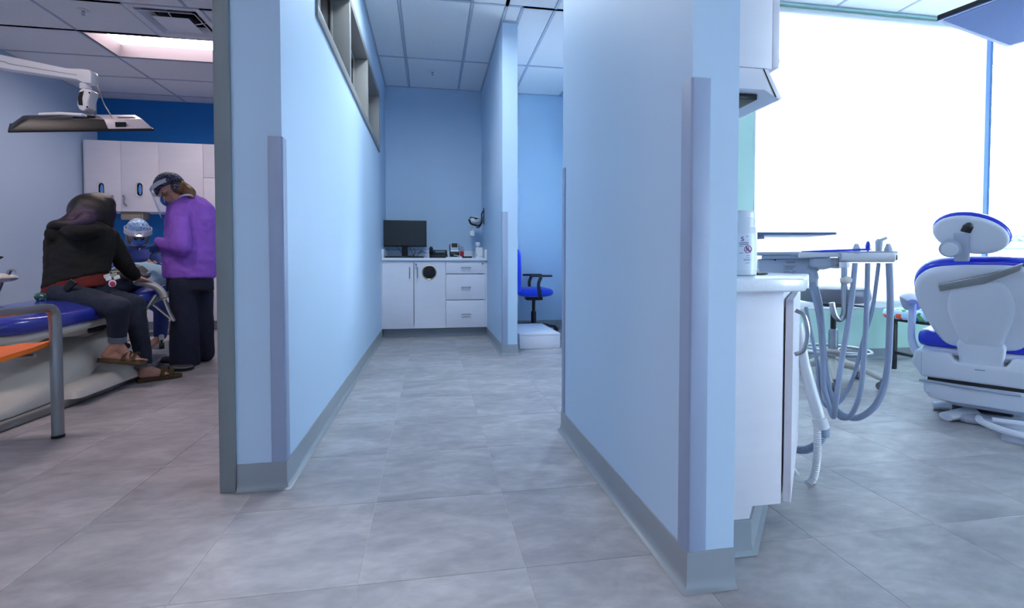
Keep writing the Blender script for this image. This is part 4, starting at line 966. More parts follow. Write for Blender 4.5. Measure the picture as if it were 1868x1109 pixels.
d = wobj('door', MB().box(-3.45, -2.928, YU, YU + .019, 1.515, 2.41), M_lam, t, bevel=.0015); bow(PY(363, 366, YU).x, PY(363, 366, YU).z, d)
t = thing('wall_cabinet', 'white wall cabinet with two stacked doors beside the steel frame', 'cabinet', (-2.6, 7.18, 1.515))
wobj('body', MB().box(-2.924, -2.3, YU + .02, 7.355, 1.515, 2.41), M_lam, t)
for z0, z1 in ((1.515, 1.968), (1.974, 2.41)): wobj('door', MB().box(-2.924, -2.3, YU, YU + .019, z0, z1), M_lam, t, bevel=.0015)
M_beige = mat('beige_paper_board', (150, 142, 128), .7)
p = PY(242, 393, 7.05)
t = thing('towel_dispenser', 'beige paper towel holder fixed under the white wall cabinet', 'dispenser', (p.x, 7.1, 1.44))
wobj('holder', MB().box(p.x - .13, p.x + .13, 7.03, 7.2, 1.425, 1.513), M_beige, t, bevel=.006)
wobj('sheet', MB().box(p.x - .11, p.x + .11, 7.02, 7.024, 1.41, 1.48), M_beige, t)
for k in range(3):
    x0 = -4.3 + k * .67
    t = thing('base_cabinet', ('white base cabinet at the left end under the blue splashback', 'white base cabinet seen below the patient armrest', 'white base cabinet behind the assistant\'s dark trousers')[k], 'cabinet', (x0 + .33, 7.0, 0), group='base cabinets of the left treatment room')
    wobj('body', MB().box(x0, x0 + .668, 6.74, 7.355, .12, .87), M_lam, t)
    wobj('toe_kick', MB().box(x0, x0 + .668, 6.78, 6.8, .001, .12), M_cove, t)
    for j in range(2): 
        d = wobj('door', MB().box(x0 + .002 + j * .334, x0 + .332 + j * .334, 6.72, 6.739, .125, .868), M_lam, t, bevel=.0015)
        m = MB().tube(bez([(x0 + .29 + j * .09, 6.72, .8), (x0 + .29 + j * .09, 6.69, .79), (x0 + .29 + j * .09, 6.69, .7), (x0 + .29 + j * .09, 6.72, .69)], 4), .005, 8); wobj('handle', m, M_chrome, d)
tag(obj('worktop', MB().box(-4.32, -2.28, 6.7, 7.357, .871, .908), M_top, bevel=.003), 'long white worktop below the blue splashback', 'worktop')

# ================================================================ CEILING TV (left) on white arm
D = 3.5; pc = W(153, 230, D)
t = thing('wall_television', 'black television tilted face down on a white ceiling arm', 'television', (pc.x, pc.y, pc.z))
ang = R_(17); nb = Vector((-pc.x, -pc.y, 0)).normalized(); ex = Vector((nb.y, -nb.x, 0)); ex = ex if ex.dot(RGT) > 0 else -ex
lo_, hi_ = -.5, .5
def _v(p):
    q = p - Vector((0, 0, CAM_H)); return CY - FPX * q.dot(UPV) / q.dot(FWD)
exh = ex.copy()
for _ in range(40):                    # roll so that the lower edge hangs level
    k_ = (lo_ + hi_) / 2; ex = (exh + Vector((0, 0, k_))).normalized()
    if _v(pc + nb * .2 + ex * .39) > _v(pc + nb * .2 - ex * .39): lo_ = k_
    else: hi_ = k_
up = nb * math.sin(ang) + Vector((0, 0, 1)) * math.cos(ang); dn = ex.cross(up)   # up = rear normal, dn = across depth
if dn.dot(nb) < 0: dn = -dn
hw, hh = .385, .22
def V(x, s, n): return pc + ex * x + dn * s + up * n      # s>0 = nearer edge
wobj('screen_frame', MB().obox(V(0, 0, -.008), ex, dn, up, hw, hh, .008), M_black, t, bevel=.003)
wobj('screen', MB().obox(V(0, 0, -.0165), ex, dn, up, hw - .012, hh - .012, .0008), M_screen, t)
r0 = [V(x, s, .0) for x, s in rrect(hw * 2 - .02, hh * 2 - .02, .02, 3)]; r1 = [V(x, s, .06) for x, s in rrect(hw * 2 - .14, hh * 2 - .1, .04, 3)]
rh = wobj('rear_cover', MB().loft([r0, r1]), M_black, t, bevel=.004)
wobj('vent_recess', MB().obox(V(-.22, .13, .052), ex, dn, up, .07, .04, .012).obox(V(.0, .13, .052), ex, dn, up, .08, .04, .012), M_dark, rh, bevel=.006)
M_tvw = mat('pale_tv_panel', (206, 198, 204), .35)
wobj('port_panel', MB().loft([[V(x, s, .001) for x, s in ((.12, .217), (.377, .217), (.377, -.2), (.08, -.2))], [V(x, s, .066) for x, s in ((.10, .176), (.318, .176), (.318, -.17), (.08, -.17))]]), M_tvw, rh, bevel=.004)
wobj('port_recess', MB().obox(V(.235, .08, .065), ex, dn, up, .05, .05, .006), M_dark, rh)
wobj('ports', MB().obox(V(.235, .09, .072), ex, dn, up, .04, .012, .004), M_pgrey, rh)
wobj('power_inlet', MB().obox(V(.19, .2, .03), ex, dn, up, .03, .012, .016), M_black, rh)
# mount
jx, jy = W(150, 205, D - .02), W(152, 160, D - .02)
wobj('mount_plate', MB().obox(V(0, 0, .068), ex, dn, up, .06, .06, .01), M_black, t, bevel=.003)
k_ = wobj('knuckle', MB().extr([W(u, v, D - .07) for u, v in ((144, 165), (150, 160), (158, 162), (166, 164), (165, 172), (160, 185), (161, 196), (152, 203), (144, 200), (140, 190), (142, 175))], FWD * .07), M_white, t, bevel=.008)
wobj('knuckle_recess', MB().extr([W(u, v, D - .075) for u, v in ((145, 168), (152, 166), (149, 178), (150, 192), (143, 191), (142, 178))], FWD * .02), M_black, k_)
for u, v in ((163, 169), (159, 195)): wobj('bolt', MB().cyl(W(u, v, D - .08), W(u, v, D - .06), .006, n=10), M_dark, k_)
wobj('swivel', MB().lathe(W(156, 158, D - .035), [(.03, -.02), (.034, -.012), (.034, .012), (.028, .02)], 18), M_white, t)
wobj('grab_bar', MB().tube([W(72, 209, D - .15), W(110, 208, D - .13), W(150, 210, D - .1), W(158, 212, D - .08)], [.012, .014, .014, .008], 12), M_white, t)
aT = wobj('arm_beam', MB().extr([W(u, v, D - .07) for u, v in ((-60, 87), (0, 99), (120, 124), (150, 125), (163, 127), (166, 134), (166, 152), (149, 150), (140, 145), (0, 124), (-60, 114))], FWD * .07), M_white, t, bevel=.006)
wobj('arm_cover_line', MB().tube([W(-20, 108, D - .071), W(10, 113, D - .071), W(14, 116, D - .071), W(140, 137, D - .071)], .0015, 6), M_alu, aT)
wobj('arm_post', MB().cyl(W(-60, 100, D - .035), Vector((W(-60, 100, D - .035).x, W(-60, 100, D - .035).y, ZC)), .04), M_white, t)
wobj('cable', MB().tube(bez([W(166, 140, D - .03), W(178, 160, D - .02), W(190, 190, D), W(203, 212, D), W(203, 217, D), W(190, 218, D), W(170, 214, D), W(140, 213, D - .05), W(95, 214, D - .08), W(70, 219, D - .08)], 6), .004, 6), M_alu, t)

# ================================================================ ORANGE CHAIR
t = thing('visitor_chair', 'orange seated visitor chair with oval grey steel frame', 'chair', (-2.06, 2.42, 0))
M_or = mat('orange_plastic', (238, 112, 8), .4, var=.04)
for x in (-1.80, -2.32):
    s = wobj('side_frame', MB().tube(bez([(x, 2.70, .012), (x, 2.70, .3), (x, 2.70, .56), (x, 2.685, .622), (x, 2.64, .640), (x, 2.5, .640), (x, 2.2, .640), (x, 2.06, .60), (x, 2.02, .4), (x, 1.98, .012)], 6), .025, 12, squash=(1, .62)), M_alu, t)
    for y in (2.70, 1.98): wobj('glide', MB().lathe((x, y, 0), [(.02, 0), (.027, .002), (.027, .014)], 14), M_black, s)
rg = []
for y, z, h in ((2.7, .465, .004), (2.685, .452, .018), (2.6, .44, .022), (2.4, .425, .022), (2.15, .43, .022), (2.08, .445, .018)):
    rg.append([Vector((x, y, z + (.012 if abs(x + 2.06) > .2 else 0) - (.012 if abs(x + 2.06) < .12 else 0) + k)) for x, k in [(-2.30 + i * .06, h / 2) for i in range(9)] + [(-1.82 - i * .06, -h / 2) for i in range(9)]])
wobj('seat', MB().loft(rg), M_or, t)
wobj('seat_rail', MB().cyl((-2.30, 2.60, .42), (-1.82, 2.60, .42), .011).cyl((-2.30, 2.15, .41), (-1.82, 2.15, .41), .011), M_chrome, t)
wobj('seat_bracket', MB().box(-2.2, -1.95, 2.2, 2.55, .395, .41), M_black, t)
bk = pad([(a, b + .68) for a, b in rrect(.46, .3, .08, 5)], 0, .025, .02); bk.v = [(x - 2.06, y + 2.04 - (z - .55) * .2, z) for x, y, z in bk.v]; wobj('backrest', bk, M_or, t)

# ================================================================ PATIENT CHAIR
t = thing('dental_chair', 'reclined blue dental chair with cream base and patient on it', 'dental chair', (-2.48, 3.9, 0))
M_cb = mat('cream_chair_plastic', (196, 192, 184), .35, var=.02)
def outline_xy(pts, n=4): return smooth_outline(pts, n)
ft = outline_xy([(-.30, 3.3), (-.25, 3.08), (-.1, 2.98), (.1, 2.98), (.25, 3.08), (.31, 3.3), (.34, 3.7), (.32, 4.1), (.26, 4.18), (-.26, 4.18), (-.32, 4.1), (-.34, 3.7)])
def zs(y): return .50 + max(0, min(1, (y - 3.0) / 1.1)) * .06
cu = pad(ft, -.045, .045, .04); cu.v = [(x - 2.48, z, y + zs(z) + .0 + .012 * math.cos(x * 9)) for x, y, z in cu.v]
st = wobj('leg_cushion', cu, M_upd, t)
bkp = outline_xy([(-.28, 4.2), (.28, 4.2), (.29, 4.6), (.25, 5.0), (.17, 5.12), (-.17, 5.12), (-.25, 5.0), (-.29, 4.6)])
cu = pad(bkp, -.045, .045, .035); cu.v = [(x - 2.52, z, y + .57 + (z - 4.2) * .13) for x, y, z in cu.v]; wobj('back_cushion', cu, M_upd, t)
cu = pad([(x * 1.0, y) for x, y in outline_xy([(-.12, 5.16), (.12, 5.16), (.13, 5.3), (.08, 5.38), (-.08, 5.38), (-.13, 5.3)])], -.035, .035, .03); cu.v = [(x - 2.54, z, y + .71) for x, y, z in cu.v]; wobj('headrest', cu, M_upd, t)
cu = pad([(x * .93, 3.62 + (y - 3.62) * .95) for x, y in ft], -.03, .03, .025); cu.v = [(x - 2.48, z, y + zs(z) - .072) for x, y, z in cu.v]; wobj('seat_shell', cu, M_cb, t)
cu = pad([(x * .93, y) for x, y in bkp], -.02, .02, .018); cu.v = [(x - 2.52, z, y + .51 + (z - 4.2) * .13) for x, y, z in cu.v]; wobj('back_shell', cu, M_cb, t)
wobj('seat_carriage', MB().loft([[Vector((-2.46 + x, 3.85 + y, z)) for x, y in rrect(a, b, .06, 4)] for a, b, z in ((.30, .5, .37), (.46, .7, .39), (.5, .8, .43), (.5, .8, .455))]), M_cb, t)
wobj('carriage_slot', MB().box(-2.215, -2.205, 3.6, 4.05, .395, .43), M_black, t)
lk = MB().tube([(-2.2, 3.75, .40), (-2.17, 3.95, .42), (-2.2, 4.1, .44)], .012, 8).tube([(-2.19, 3.9, .35), (-2.19, 3.9, .42)], .008, 8); wobj('lock_lever', lk, M_alu, t)
# sloping lift cover and floor plate
rg = []
for y, hw_, zt2, xo in ((2.55, .14, .07, 0), (2.68, .24, .09, 0), (2.9, .275, .12, 0), (3.15, .27, .17, 0), (3.5, .24, .27, 0), (3.85, .20, .385, 0), (4.05, .17, .43, 0)):
    z0 = .055 if y < 3.4 else .055 + (y - 3.4) * .42
    rg.append([Vector((-2.42 + xo + hw_ * a, y, z0 + (zt2 - z0) * b)) for a, b in ((-1, 0), (-1.0, .45), (-.88, .85), (-.6, 1), (.6, 1), (.88, .85), (1.0, .45), (1, 0))])
wobj('lift_cover', MB().loft(rg), M_cb, t, sharp=60)
pl = [(-2.66, 2.5), (-2.2, 2.5), (-2.14, 2.7), (-2.12, 3.0), (-2.11, 3.3), (-2.12, 3.36), (-2.1, 3.6), (-2.14, 4.0), (-2.2, 4.4), (-2.3, 4.75), (-2.7, 4.75), (-2.78, 4.4), (-2.76, 3.2)]
wobj('floor_plate', MB().prism(pl, .0015, .05), mat('grey_base_band', (140, 138, 134), .45), t, bevel=.012, seg=3)
wobj('base_hump', MB().loft([[Vector((-2.2 + x, 3.62 + y, z)) for x, y in rrect(a, b, .05, 4)] for a, b, z in ((.30, .75, .051), (.28, .72, .09), (.2, .6, .125))]), M_cb, t)
wobj('base_tower', MB().box(-2.55, -2.3, 3.75, 4.15, .051, .40), M_cb, t, bevel=.03, seg=3)
# armrest
ar = wobj('armrest', MB().tube(bez([W(240, 516, 3.80), W(262, 517, 3.85), W(284, 523, 3.90), W(297, 536, 3.93), W(300, 548, 3.93)], 5), [.02] * 2 + [.032] * 4 + [.037] * 10 + [.034] * 3 + [.02] * 2, 12, squash=(1.1, .75)), M_cb, t)
wobj('arm_strut', MB().tube([W(283, 538, 3.90), W(268, 560, 3.85), W(252, 583, 3.80)], .022, 8, squash=(1, .6)), M_alu, ar)
wobj('arm_strut', MB().tube([W(300, 545, 3.93), W(309, 568, 3.93), W(318, 586, 3.93)], .018, 8, squash=(1, .6)), M_alu, ar)
wobj('arm_strut', MB().tube([W(318, 586, 3.93), W(300, 572, 3.93), W(280, 556, 3.90)], .014, 8, squash=(1, .6)), M_alu, ar)
# foot pedal on the floor
p = W(292, 677, 4.2)
t = thing('foot_pedal', 'flat grey foot pedal on the floor by the chair base', 'pedal', (-2.0, 4.2, 0))
rt = [( -.13, 0), (.13, .0)]
wobj('pedal_base', MB().prism([(-1.99 + x, 4.26 + y) for x, y in rrect(.22, .14, .06)], .0, .018), M_black, t)
wobj('pedal_plate', MB().prism([(-1.99 + x, 4.26 + y) for x, y in rrect(.21, .13, .06)], .0185, .032), M_alu, t, bevel=.004)
# operator stool hidden behind (leg and caster show)
p = W(288, 632, 5.1)
t = thing('operator_stool', 'dentist\'s dark stool whose caster shows behind the armrest', 'stool', (-2.78, 5.62, 0))
for k in range(5):
    a = 2 * math.pi * k / 5 - 1.1; c, s = math.cos(a), math.sin(a)
    lg = obj('leg', MB().tube([(0, 0, .13), (c * .15, s * .15, .12), (c * .3, s * .3, .085)], [.03, .026, .018], 8), M_cb, t)
    obj('caster', MB().cyl((c * .3 - s * .022, s * .3 + c * .022, .03), (c * .3 + s * .022, s * .3 - c * .022, .03), .03, n=16).cyl((c * .3, s * .3, .03), (c * .3, s * .3, .09), .01), M_dark, lg)
obj('column', MB().lathe((0, 0, 0), [(.03, .1), (.03, .3), (.02, .31), (.02, .5)], 16), M_alu, t)
obj('seat_cushion', MB().lathe((0, 0, .5), [(.15, 0), (.2, .01), (.21, .05), (.2, .085), (.1, .095)], 28), M_dark, t)
# far left instrument arm
p = W(-12, 507, 3.3)
t = thing('instrument_head', 'cream oval instrument head with syringe tip at the far left edge', 'dental unit', (p.x, p.y, 0))
wobj('oval_body', MB().ball(p, .145, .1, .034, rot=Matrix.Rotation(-YAW, 3, 'Z')), M_cream, t)
wobj('syringe', MB().tube(bez([W(15, 500, 3.27), W(18, 494, 3.27), W(23, 492, 3.27), W(28, 495, 3.27), W(29, 498, 3.27)], 4), [.012] * 6 + [.008] * 5 + [.004] * 6, 8), M_chrome, t)
wobj('dark_knob', MB().tube([W(-25, 472, 3.3), W(-2, 470, 3.3), W(6, 469, 3.3)], [.02, .014, .003], 8).cyl(W(-20, 474, 3.3), p, .008), M_black, t)
wobj('stay', MB().tube([W(3, 514, 3.3), W(-3, 530, 3.3), W(-12, 548, 3.3)], .012, 8), M_alu, t)
wobj('column', MB().lathe((W(-26, 548, 3.3).x, W(-26, 548, 3.3).y, 0), [(.18, .001), (.18, .02), (.03, .04), (.028, p.z - .01)], 20), M_cream, t)
# ================================================================ PEOPLE
M_skin = mat('skin', (196, 146, 126), .5, var=.05, scale=20, sss=.1)
M_hair = mat('dark_brown_hair', (15, 11, 10), .45, var=.35, scale=30, stretch=(6, 6, .6), bump=.3, bscale=60)
M_hairp = mat('purple_tinted_hair', (58, 30, 66), .38, var=.35, scale=30, stretch=(6, 6, .6), bump=.3, bscale=60)
M_brn = mat('light_brown_hair', (128, 92, 58), .4, var=.3, scale=40, stretch=(5, 5, .7), bump=.3, bscale=70)
M_hood = mat('black_jersey', (12, 15, 14), .9, var=.15, scale=30, bump=.25, bscale=14)
M_shirt = mat('dark_red_cotton', (104, 22, 20), .8, var=.15, scale=25, bump=.25, bscale=18)
M_jean = mat('dark_blue_denim', (24, 34, 52), .85, var=.3, scale=10, bump=.25, bscale=20)
M_cuff = mat('pale_denim_cuff', (96, 104, 118), .85, var=.1)
M_sand = mat('olive_leather', (74, 56, 30), .6, var=.15, scale=25)
M_purp = mat('purple_gown_cloth', (146, 92, 206), .75, var=.1, scale=12, bump=.9, bscale=11)
M_navy = mat('navy_scrub_cloth', (16, 24, 50), .8, var=.15, scale=10, bump=.3, bscale=12)
M_scrub = mat('deep_blue_scrub_cloth', (28, 46, 112), .8, var=.12, scale=10, bump=.3, bscale=14)
M_mask = mat('blue_mask_cloth', (70, 120, 196), .75, var=.04, bump=.2, bscale=40, stretch=(1, 1, 6))
M_glove = mat('blue_nitrile', (70, 104, 160), .4, var=.05)
M_zig = pattern('navy_zigzag_print', [(232, 234, 240)], (34, 40, 82), 95, thr=.42, dist='MANHATTAN')
M_flor = pattern('blue_floral_print', [(44, 74, 140), (200, 120, 120), (90, 130, 190), (240, 244, 250)], (150, 188, 226), 45, thr=.4)
M_band = mat('white_band', (226, 222, 232), .5); M_vis = glass('clear_visor', (.93, .96, 1.0), .05)
M_eye = mat('eye_white', (225, 225, 222), .2); M_iris = mat('dark_iris', (40, 28, 20), .15); M_lip = mat('lip', (164, 92, 88), .45)
M_snk = pattern('green_white_print', [(230, 236, 230), (60, 120, 110)], (40, 90, 84), 60, thr=.4)
M_bib = mat('pale_blue_paper', (150, 188, 206), .85, var=.04, bump=.15, bscale=16)
def frame(fwd, up=(0, 0, 1)):
    f = Vector(fwd).normalized(); u = Vector(up); r = f.cross(u).normalized(); u = r.cross(f)
    return Matrix(((r.x, f.x, u.x), (r.y, f.y, u.y), (r.z, f.z, u.z)))
def head_prims(c, Rm, neck, s=1):
    L = lambda x, y, z: c + Rm @ Vector((x * s, y * s, z * s))
    P = [('e', L(0, -.012, .025), (.074 * s, .092 * s, .092 * s), Rm), ('e', L(0, .022, -.045), (.058 * s, .062 * s, .068 * s), Rm), ('e', L(0, .062, -.088), (.024 * s, .02 * s, .02 * s), Rm),
         ('c', L(0, .088, .0), L(0, .104, -.03), .009 * s, .013 * s), ('c', L(-.03, .078, .018), L(.03, .078, .018), .012 * s, .012 * s), ('e', L(0, .084, -.058), (.024 * s, .01 * s, .009 * s), Rm)]
    for q in (-1, 1): P.append(('e', L(q * .074, -.012, -.012), (.01 * s, .02 * s, .03 * s), Rm))
    P.append(('c', L(0, -.02, -.05), Vector(neck), .052 * s, .058 * s)); return P, L
def face_details(t, c, Rm, s=1):
    L = lambda x, y, z: c + Rm @ Vector((x * s, y * s, z * s))
    for q in (-1, 1):
        e = wobj('eye', MB().ball(L(q * .031, .074, .004), .012 * s, .012 * s, .009 * s, rot=Rm), M_eye, t)
        wobj('iris', MB().ball(L(q * .031, .084, .003), .005 * s, .003 * s, .005 * s, rot=Rm), M_iris, e)
        wobj('eyebrow', MB().tube([L(q * .014, .09, .024), L(q * .03, .088, .03), L(q * .048, .078, .024)], .003 * s, 6), M_hair, t)
    wobj('lips', MB().ball(L(0, .09, -.056), .022 * s, .006 * s, .007 * s, rot=Rm), M_lip, t)
def hand_prims(w, d, n, side, curl=.4, s=1):
    w = Vector(w); d = Vector(d).normalized(); n = Vector(n); n = (n - d * n.dot(d)).normalized(); x = d.cross(n)
    Rm = Matrix(((x.x, d.x, n.x), (x.y, d.y, n.y), (x.z, d.z, n.z))); P = [('e', w + d * .045 * s, (.041 * s, .054 * s, .017 * s), Rm), ('c', w - d * .02 * s, w + d * .02 * s, .026 * s, .027 * s)]
    for i, L in enumerate((.066, .076, .071, .056)):
        p = w + d * (.082 * s - abs(i - 1.3) * .004) + x * ((-.0285 + .019 * i) * s * -side); a = curl * .5
        for k, f in enumerate((.45, .31, .24)):
            q = p + (d * math.cos(a) + n * math.sin(a)) * (L * f * s); P.append(('c', p, q, (.0092 - .0008 * k) * s, (.0085 - .0008 * k) * s)); p = q; a += curl
    p = w + d * .02 * s + x * (side * .03 * s); q = p + (d * .7 + x * side * .75 + n * .25).normalized() * .042 * s; r = q + (d * .95 + x * side * .2 + n * .3).normalized() * .034 * s
    P += [('c', w + d * .02 * s, p, .018 * s, .014 * s), ('c', p, q, .0125 * s, .0105 * s), ('c', q, r, .0102 * s, .0085 * s)]; return P
VR = Matrix(((RGT.x, FWD.x, 0), (RGT.y, FWD.y, 0), (0, 0, 1)))      # axes as seen: right, away, up
def ringm(rows, d, dep=.75, n=20):
    """torso rings from (v, u centre, half width px, depth shift)"""
    rg = []
    for row in rows:
        v, u, hw, dd = row[:4]; tl = row[4] if len(row) > 4 else 0
        c = W(u, v, d + dd); k = (d + dd) / FPX * hw
        rg.append([c + VR @ Vector((k * math.cos(2 * math.pi * i / n), k * dep * math.sin(2 * math.pi * i / n), tl * (d + dd) / FPX * math.cos(2 * math.pi * i / n))) for i in range(n)])
    return MB().loft(rg)

# ---------------------------------------------------------------- woman seated on the chair edge
D = 3.45
t = thing('person', 'person in black hoodie and jeans sitting on the blue dental chair, seen from behind', 'person', W(150, 560, D))
hc = W(171, 390, 3.52); hf = RGT * .75 + FWD * .55 + Vector((0, 0, -.45)); Rh = frame(hf, (0, 0, 1))
sR, sL = W(198, 432, 3.52), W(104, 428, 3.36); elR, wrR = W(227, 482, 3.60), W(249, 507, 3.76)
hpR, hpL = W(150, 538, 3.50), W(118, 540, 3.36)
knA, anA = W(243, 556, 3.50), W(264, 672, 3.50)      # foot on the floor
knB, anB = W(216, 562, 3.22), W(214, 626, 3.26)      # crossed leg, foot in the air
P, L_ = head_prims(hc, Rh, W(152, 418, 3.46))
P += [('m', ringm([(405, 150, 20, 0), (425, 150, 42, 0), (455, 145, 48, 0), (500, 142, 46, 0), (545, 138, 50, 0)], D, .55)),
      ('c', sR, elR, .043, .036), ('c', elR, wrR, .034, .024), ('c', sL, W(115, 490, 3.66), .045, .036), ('c', W(115, 490, 3.66), W(190, 520, 3.85), .034, .024),
      ('c', hpR, knA, .07, .05), ('c', knA, anA, .048, .032), ('c', hpL, knB, .07, .05), ('c', knB, anB, .048, .032)]
P += hand_prims(wrR, W(268, 512, 3.86) - wrR, (0, 0, -1), -1, .35) + hand_prims(W(190, 520, 3.85), RGT + FWD * .5, (0, 0, -1), -1, .4)
# bare feet: heel, instep, toes
def foot_prims(an, heel, toe, up):
    heel, toe = Vector(heel), Vector(toe); f = (toe - heel).normalized(); s = f.cross(Vector(up)).normalized(); P = [('c', an, heel.lerp(toe, .12) + Vector(up) * .03, .033, .03), ('c', heel.lerp(toe, .1) + Vector(up) * .024, heel.lerp(toe, .72) + Vector(up) * .02, .028, .033)]
    P.append(('c', an, heel.lerp(toe, .6) + Vector(up) * .028, .03, .026))
    for k in range(5): P.append(('c', heel.lerp(toe, .74) + s * (-.03 + .015 * k) + Vector(up) * .014, heel.lerp(toe, .99 - .022 * k) + s * (-.032 + .016 * k) + Vector(up) * .013, .011, .0095 if k else .012))
    return P, f, s
hA, tA = W(253, 703, 3.48), W(312, 690, 3.62); hA.z = tA.z = .028
FA, fA, sA = foot_prims(anA, hA, tA, (0, 0, 1)); P += FA
hB, tB = W(184, 654, 3.25), W(264, 660, 3.33); upB = (FWD * .25 + Vector((0, 0, 1))).normalized()
FB, fB, sB = foot_prims(anB, hB, tB, upB); P += FB
body = blob('body', P, M_skin, t, .008, 5); face_details(t, hc, Rh)
# purple tint grown into one side of the hair
nt = M_hair.node_tree; pn = nt.nodes['Principled BSDF']; lk_ = pn.inputs['Base Color'].links[0].from_socket
gp = nt.nodes.new('ShaderNodeNewGeometry'); ds = nt.nodes.new('ShaderNodeVectorMath'); ds.operation = 'DISTANCE'; ds.inputs[1].default_value = W(152, 396, 3.36)
nt.links.new(gp.outputs['Position'], ds.inputs[0]); mr_ = nt.nodes.new('ShaderNodeMapRange'); mr_.inputs[1].default_value = .05; mr_.inputs[2].default_value = .13; mr_.inputs[3].default_value = .6; mr_.inputs[4].default_value = 0
nt.links.new(ds.outputs['Value'], mr_.inputs[0]); mx_ = nt.nodes.new('ShaderNodeMixRGB'); mx_.inputs[2].default_value = (*lin((62, 30, 74)), 1)
nt.links.new(mr_.outputs[0], mx_.inputs[0]); nt.links.new(lk_, mx_.inputs[1]); nt.links.new(mx_.outputs[0], pn.inputs['Base Color'])
# hair: long, falling forward and over the left shoulder
Lh = lambda x, y, z: hc + Rh @ Vector((x, y, z))
blob('hair', [('e', W(168, 387, 3.5), (.148, .13, .138), VR), ('e', W(180, 405, 3.52), (.085, .1, .13), VR), ('e', W(189, 372, 3.53), (.07, .08, .07), VR), ('e', W(182, 368, 3.56), (.08, .1, .07), VR), ('t', [Lh(-.07, -.03, .02), Lh(-.085, -.02, -.08), W(150, 412, 3.42), W(110, 408, 3.36)], [.05, .055, .045, .03]), ('t', [W(180, 385, 3.5), W(190, 400, 3.5), W(192, 425, 3.52), W(189, 440, 3.52)], [.06, .05, .045, .03]),
      ('t', [Lh(0, -.07, .02), W(160, 400, 3.40), W(140, 412, 3.36), W(100, 410, 3.32), W(86, 420, 3.32)], [.06, .06, .05, .035, .015]), ('t', [W(150, 385, 3.42), W(132, 400, 3.38), W(112, 408, 3.36), W(92, 414, 3.34)], [.06, .05, .035, .02])], M_hair, t, .01, 14)
hood = [('m', ringm([(404, 150, 32, -.02), (418, 150, 52, 0), (440, 147, 60, 0), (465, 144, 58, -.01, 4), (495, 141, 56, -.02, 10), (514, 139, 57, -.03, 17)], D, .58)), ('c', sR, elR, .068, .058), ('c', elR, W(243, 500, 3.71), .056, .047), ('c', sL, W(112, 485, 3.6), .066, .058), ('c', W(112, 485, 3.6), W(170, 512, 3.8), .055, .045),
        ('t', [W(116, 418, 3.38), W(140, 424, 3.30), W(170, 422, 3.36), W(192, 424, 3.46)], [.04, .05, .05, .04])]
hd = blob('hoodie', hood, M_hood, t, .009, 7)
crease(hd, .006, 7, 16)
blob('shirt_hem', [('m', ringm([(490, 140, 48, -.02, 14), (512, 138, 55, -.03, 15), (533, 134, 57, -.04, 12)], D, .58))], M_shirt, t, .01, 4)
jn = [('m', ringm([(520, 150, 46, 0, 14), (540, 146, 56, 0, 8), (556, 140, 58, 0)], D, .62)), ('c', hpR, knA, .098, .074), ('c', knA, anA + Vector((0, 0, .05)), .072, .048), ('c', hpL, knB, .1, .074), ('c', knB, anB + Vector((0, 0, .035)), .07, .05)]
j = blob('jeans', jn, M_jean, t, .010, 6); crease(j, .005, 14, 14)
for a, k in ((anA, knA), (anB, knB)):
    dv = (k - a).normalized(); wobj('cuff', MB().tube([a + dv * .01, a + dv * .05], [.05, .052], 18), M_cuff, j)
blob('phone_pocket', [('m', MB().extr([W(u, v, 3.235) for u, v in ((112, 525), (128, 508), (142, 516), (122, 533))], FWD * .012))], M_black, j, .006, 2)
def sandal(heel, toe, up, f, s):
    up = Vector(up); o = thing_part('sandal', t)
    sole = []
    for k in (0, .018):
        pass
    prof = [(-.01, .028), (.04, .034), (.11, .032), (.18, .042), (.235, .038), (.262, .015)]
    pts = [heel + f * a + s * b for a, b in prof] + [heel + f * a - s * b for a, b in prof[::-1]]
    so = wobj('sole', MB().extr([p - up * .028 for p in pts], up * .03), M_sand, t, bevel=.005)
    for a in (.13, .185):
        wobj('strap', MB().tube(bez([heel + f * a + s * .04 + up * .0, heel + f * (a + .01) + s * .03 + up * .042, heel + f * (a + .012) + up * .058, heel + f * (a + .01) - s * .03 + up * .042, heel + f * a - s * .04 + up * .0], 4), .012, 8, squash=(1.2, .5)), M_sand, so)
    wobj('strap', MB().tube(bez([heel + f * .19 + s * .04, heel + f * .15 + up * .062, heel + f * .11 - s * .038 + up * .0], 5), .011, 8, squash=(1.2, .5)), M_sand, so)
def thing_part(n, t_): return None
sandal(hA, tA, (0, 0, 1), fA, sA); sandal(hB, tB, upB, fB, sB)
wobj('wristband', MB().torus(wrR.lerp(elR, .12), .031, .008, axis=(elR - wrR)), M_black, t)
# key tags on the belt
bt = W(204, 506, 3.25)
k_ = thing('key_bunch', 'bunch of keys and charms with a red tag on the belt', 'keys', bt)
wobj('carabiner', MB().torus(W(203, 498, 3.26), .012, .003, axis=FWD), M_chrome, k_)
for du, dv, m_ in ((-6, 4, M_band), (-9, 0, M_cream), (4, -2, mat('pale_green_tag', (140, 170, 130), .5)), (9, 2, M_band)):
    wobj('charm', MB().obox(W(204 + du, 504 + dv, 3.24), RGT + UPV * .3, UPV - RGT * .3, FWD, .02, .013, .004), m_, k_, bevel=.003)
wobj('red_tag', MB().lathe(W(205, 517, 3.235), [(.003, -.004), (.024, -.003), (.024, .003), (.003, .004)], 18, axis=FWD), M_band, k_)
wobj('red_heart', MB().lathe(W(205, 518, 3.228), [(.002, -.003), (.017, -.002), (.017, .002), (.002, .003)], 14, axis=FWD), M_red, k_)

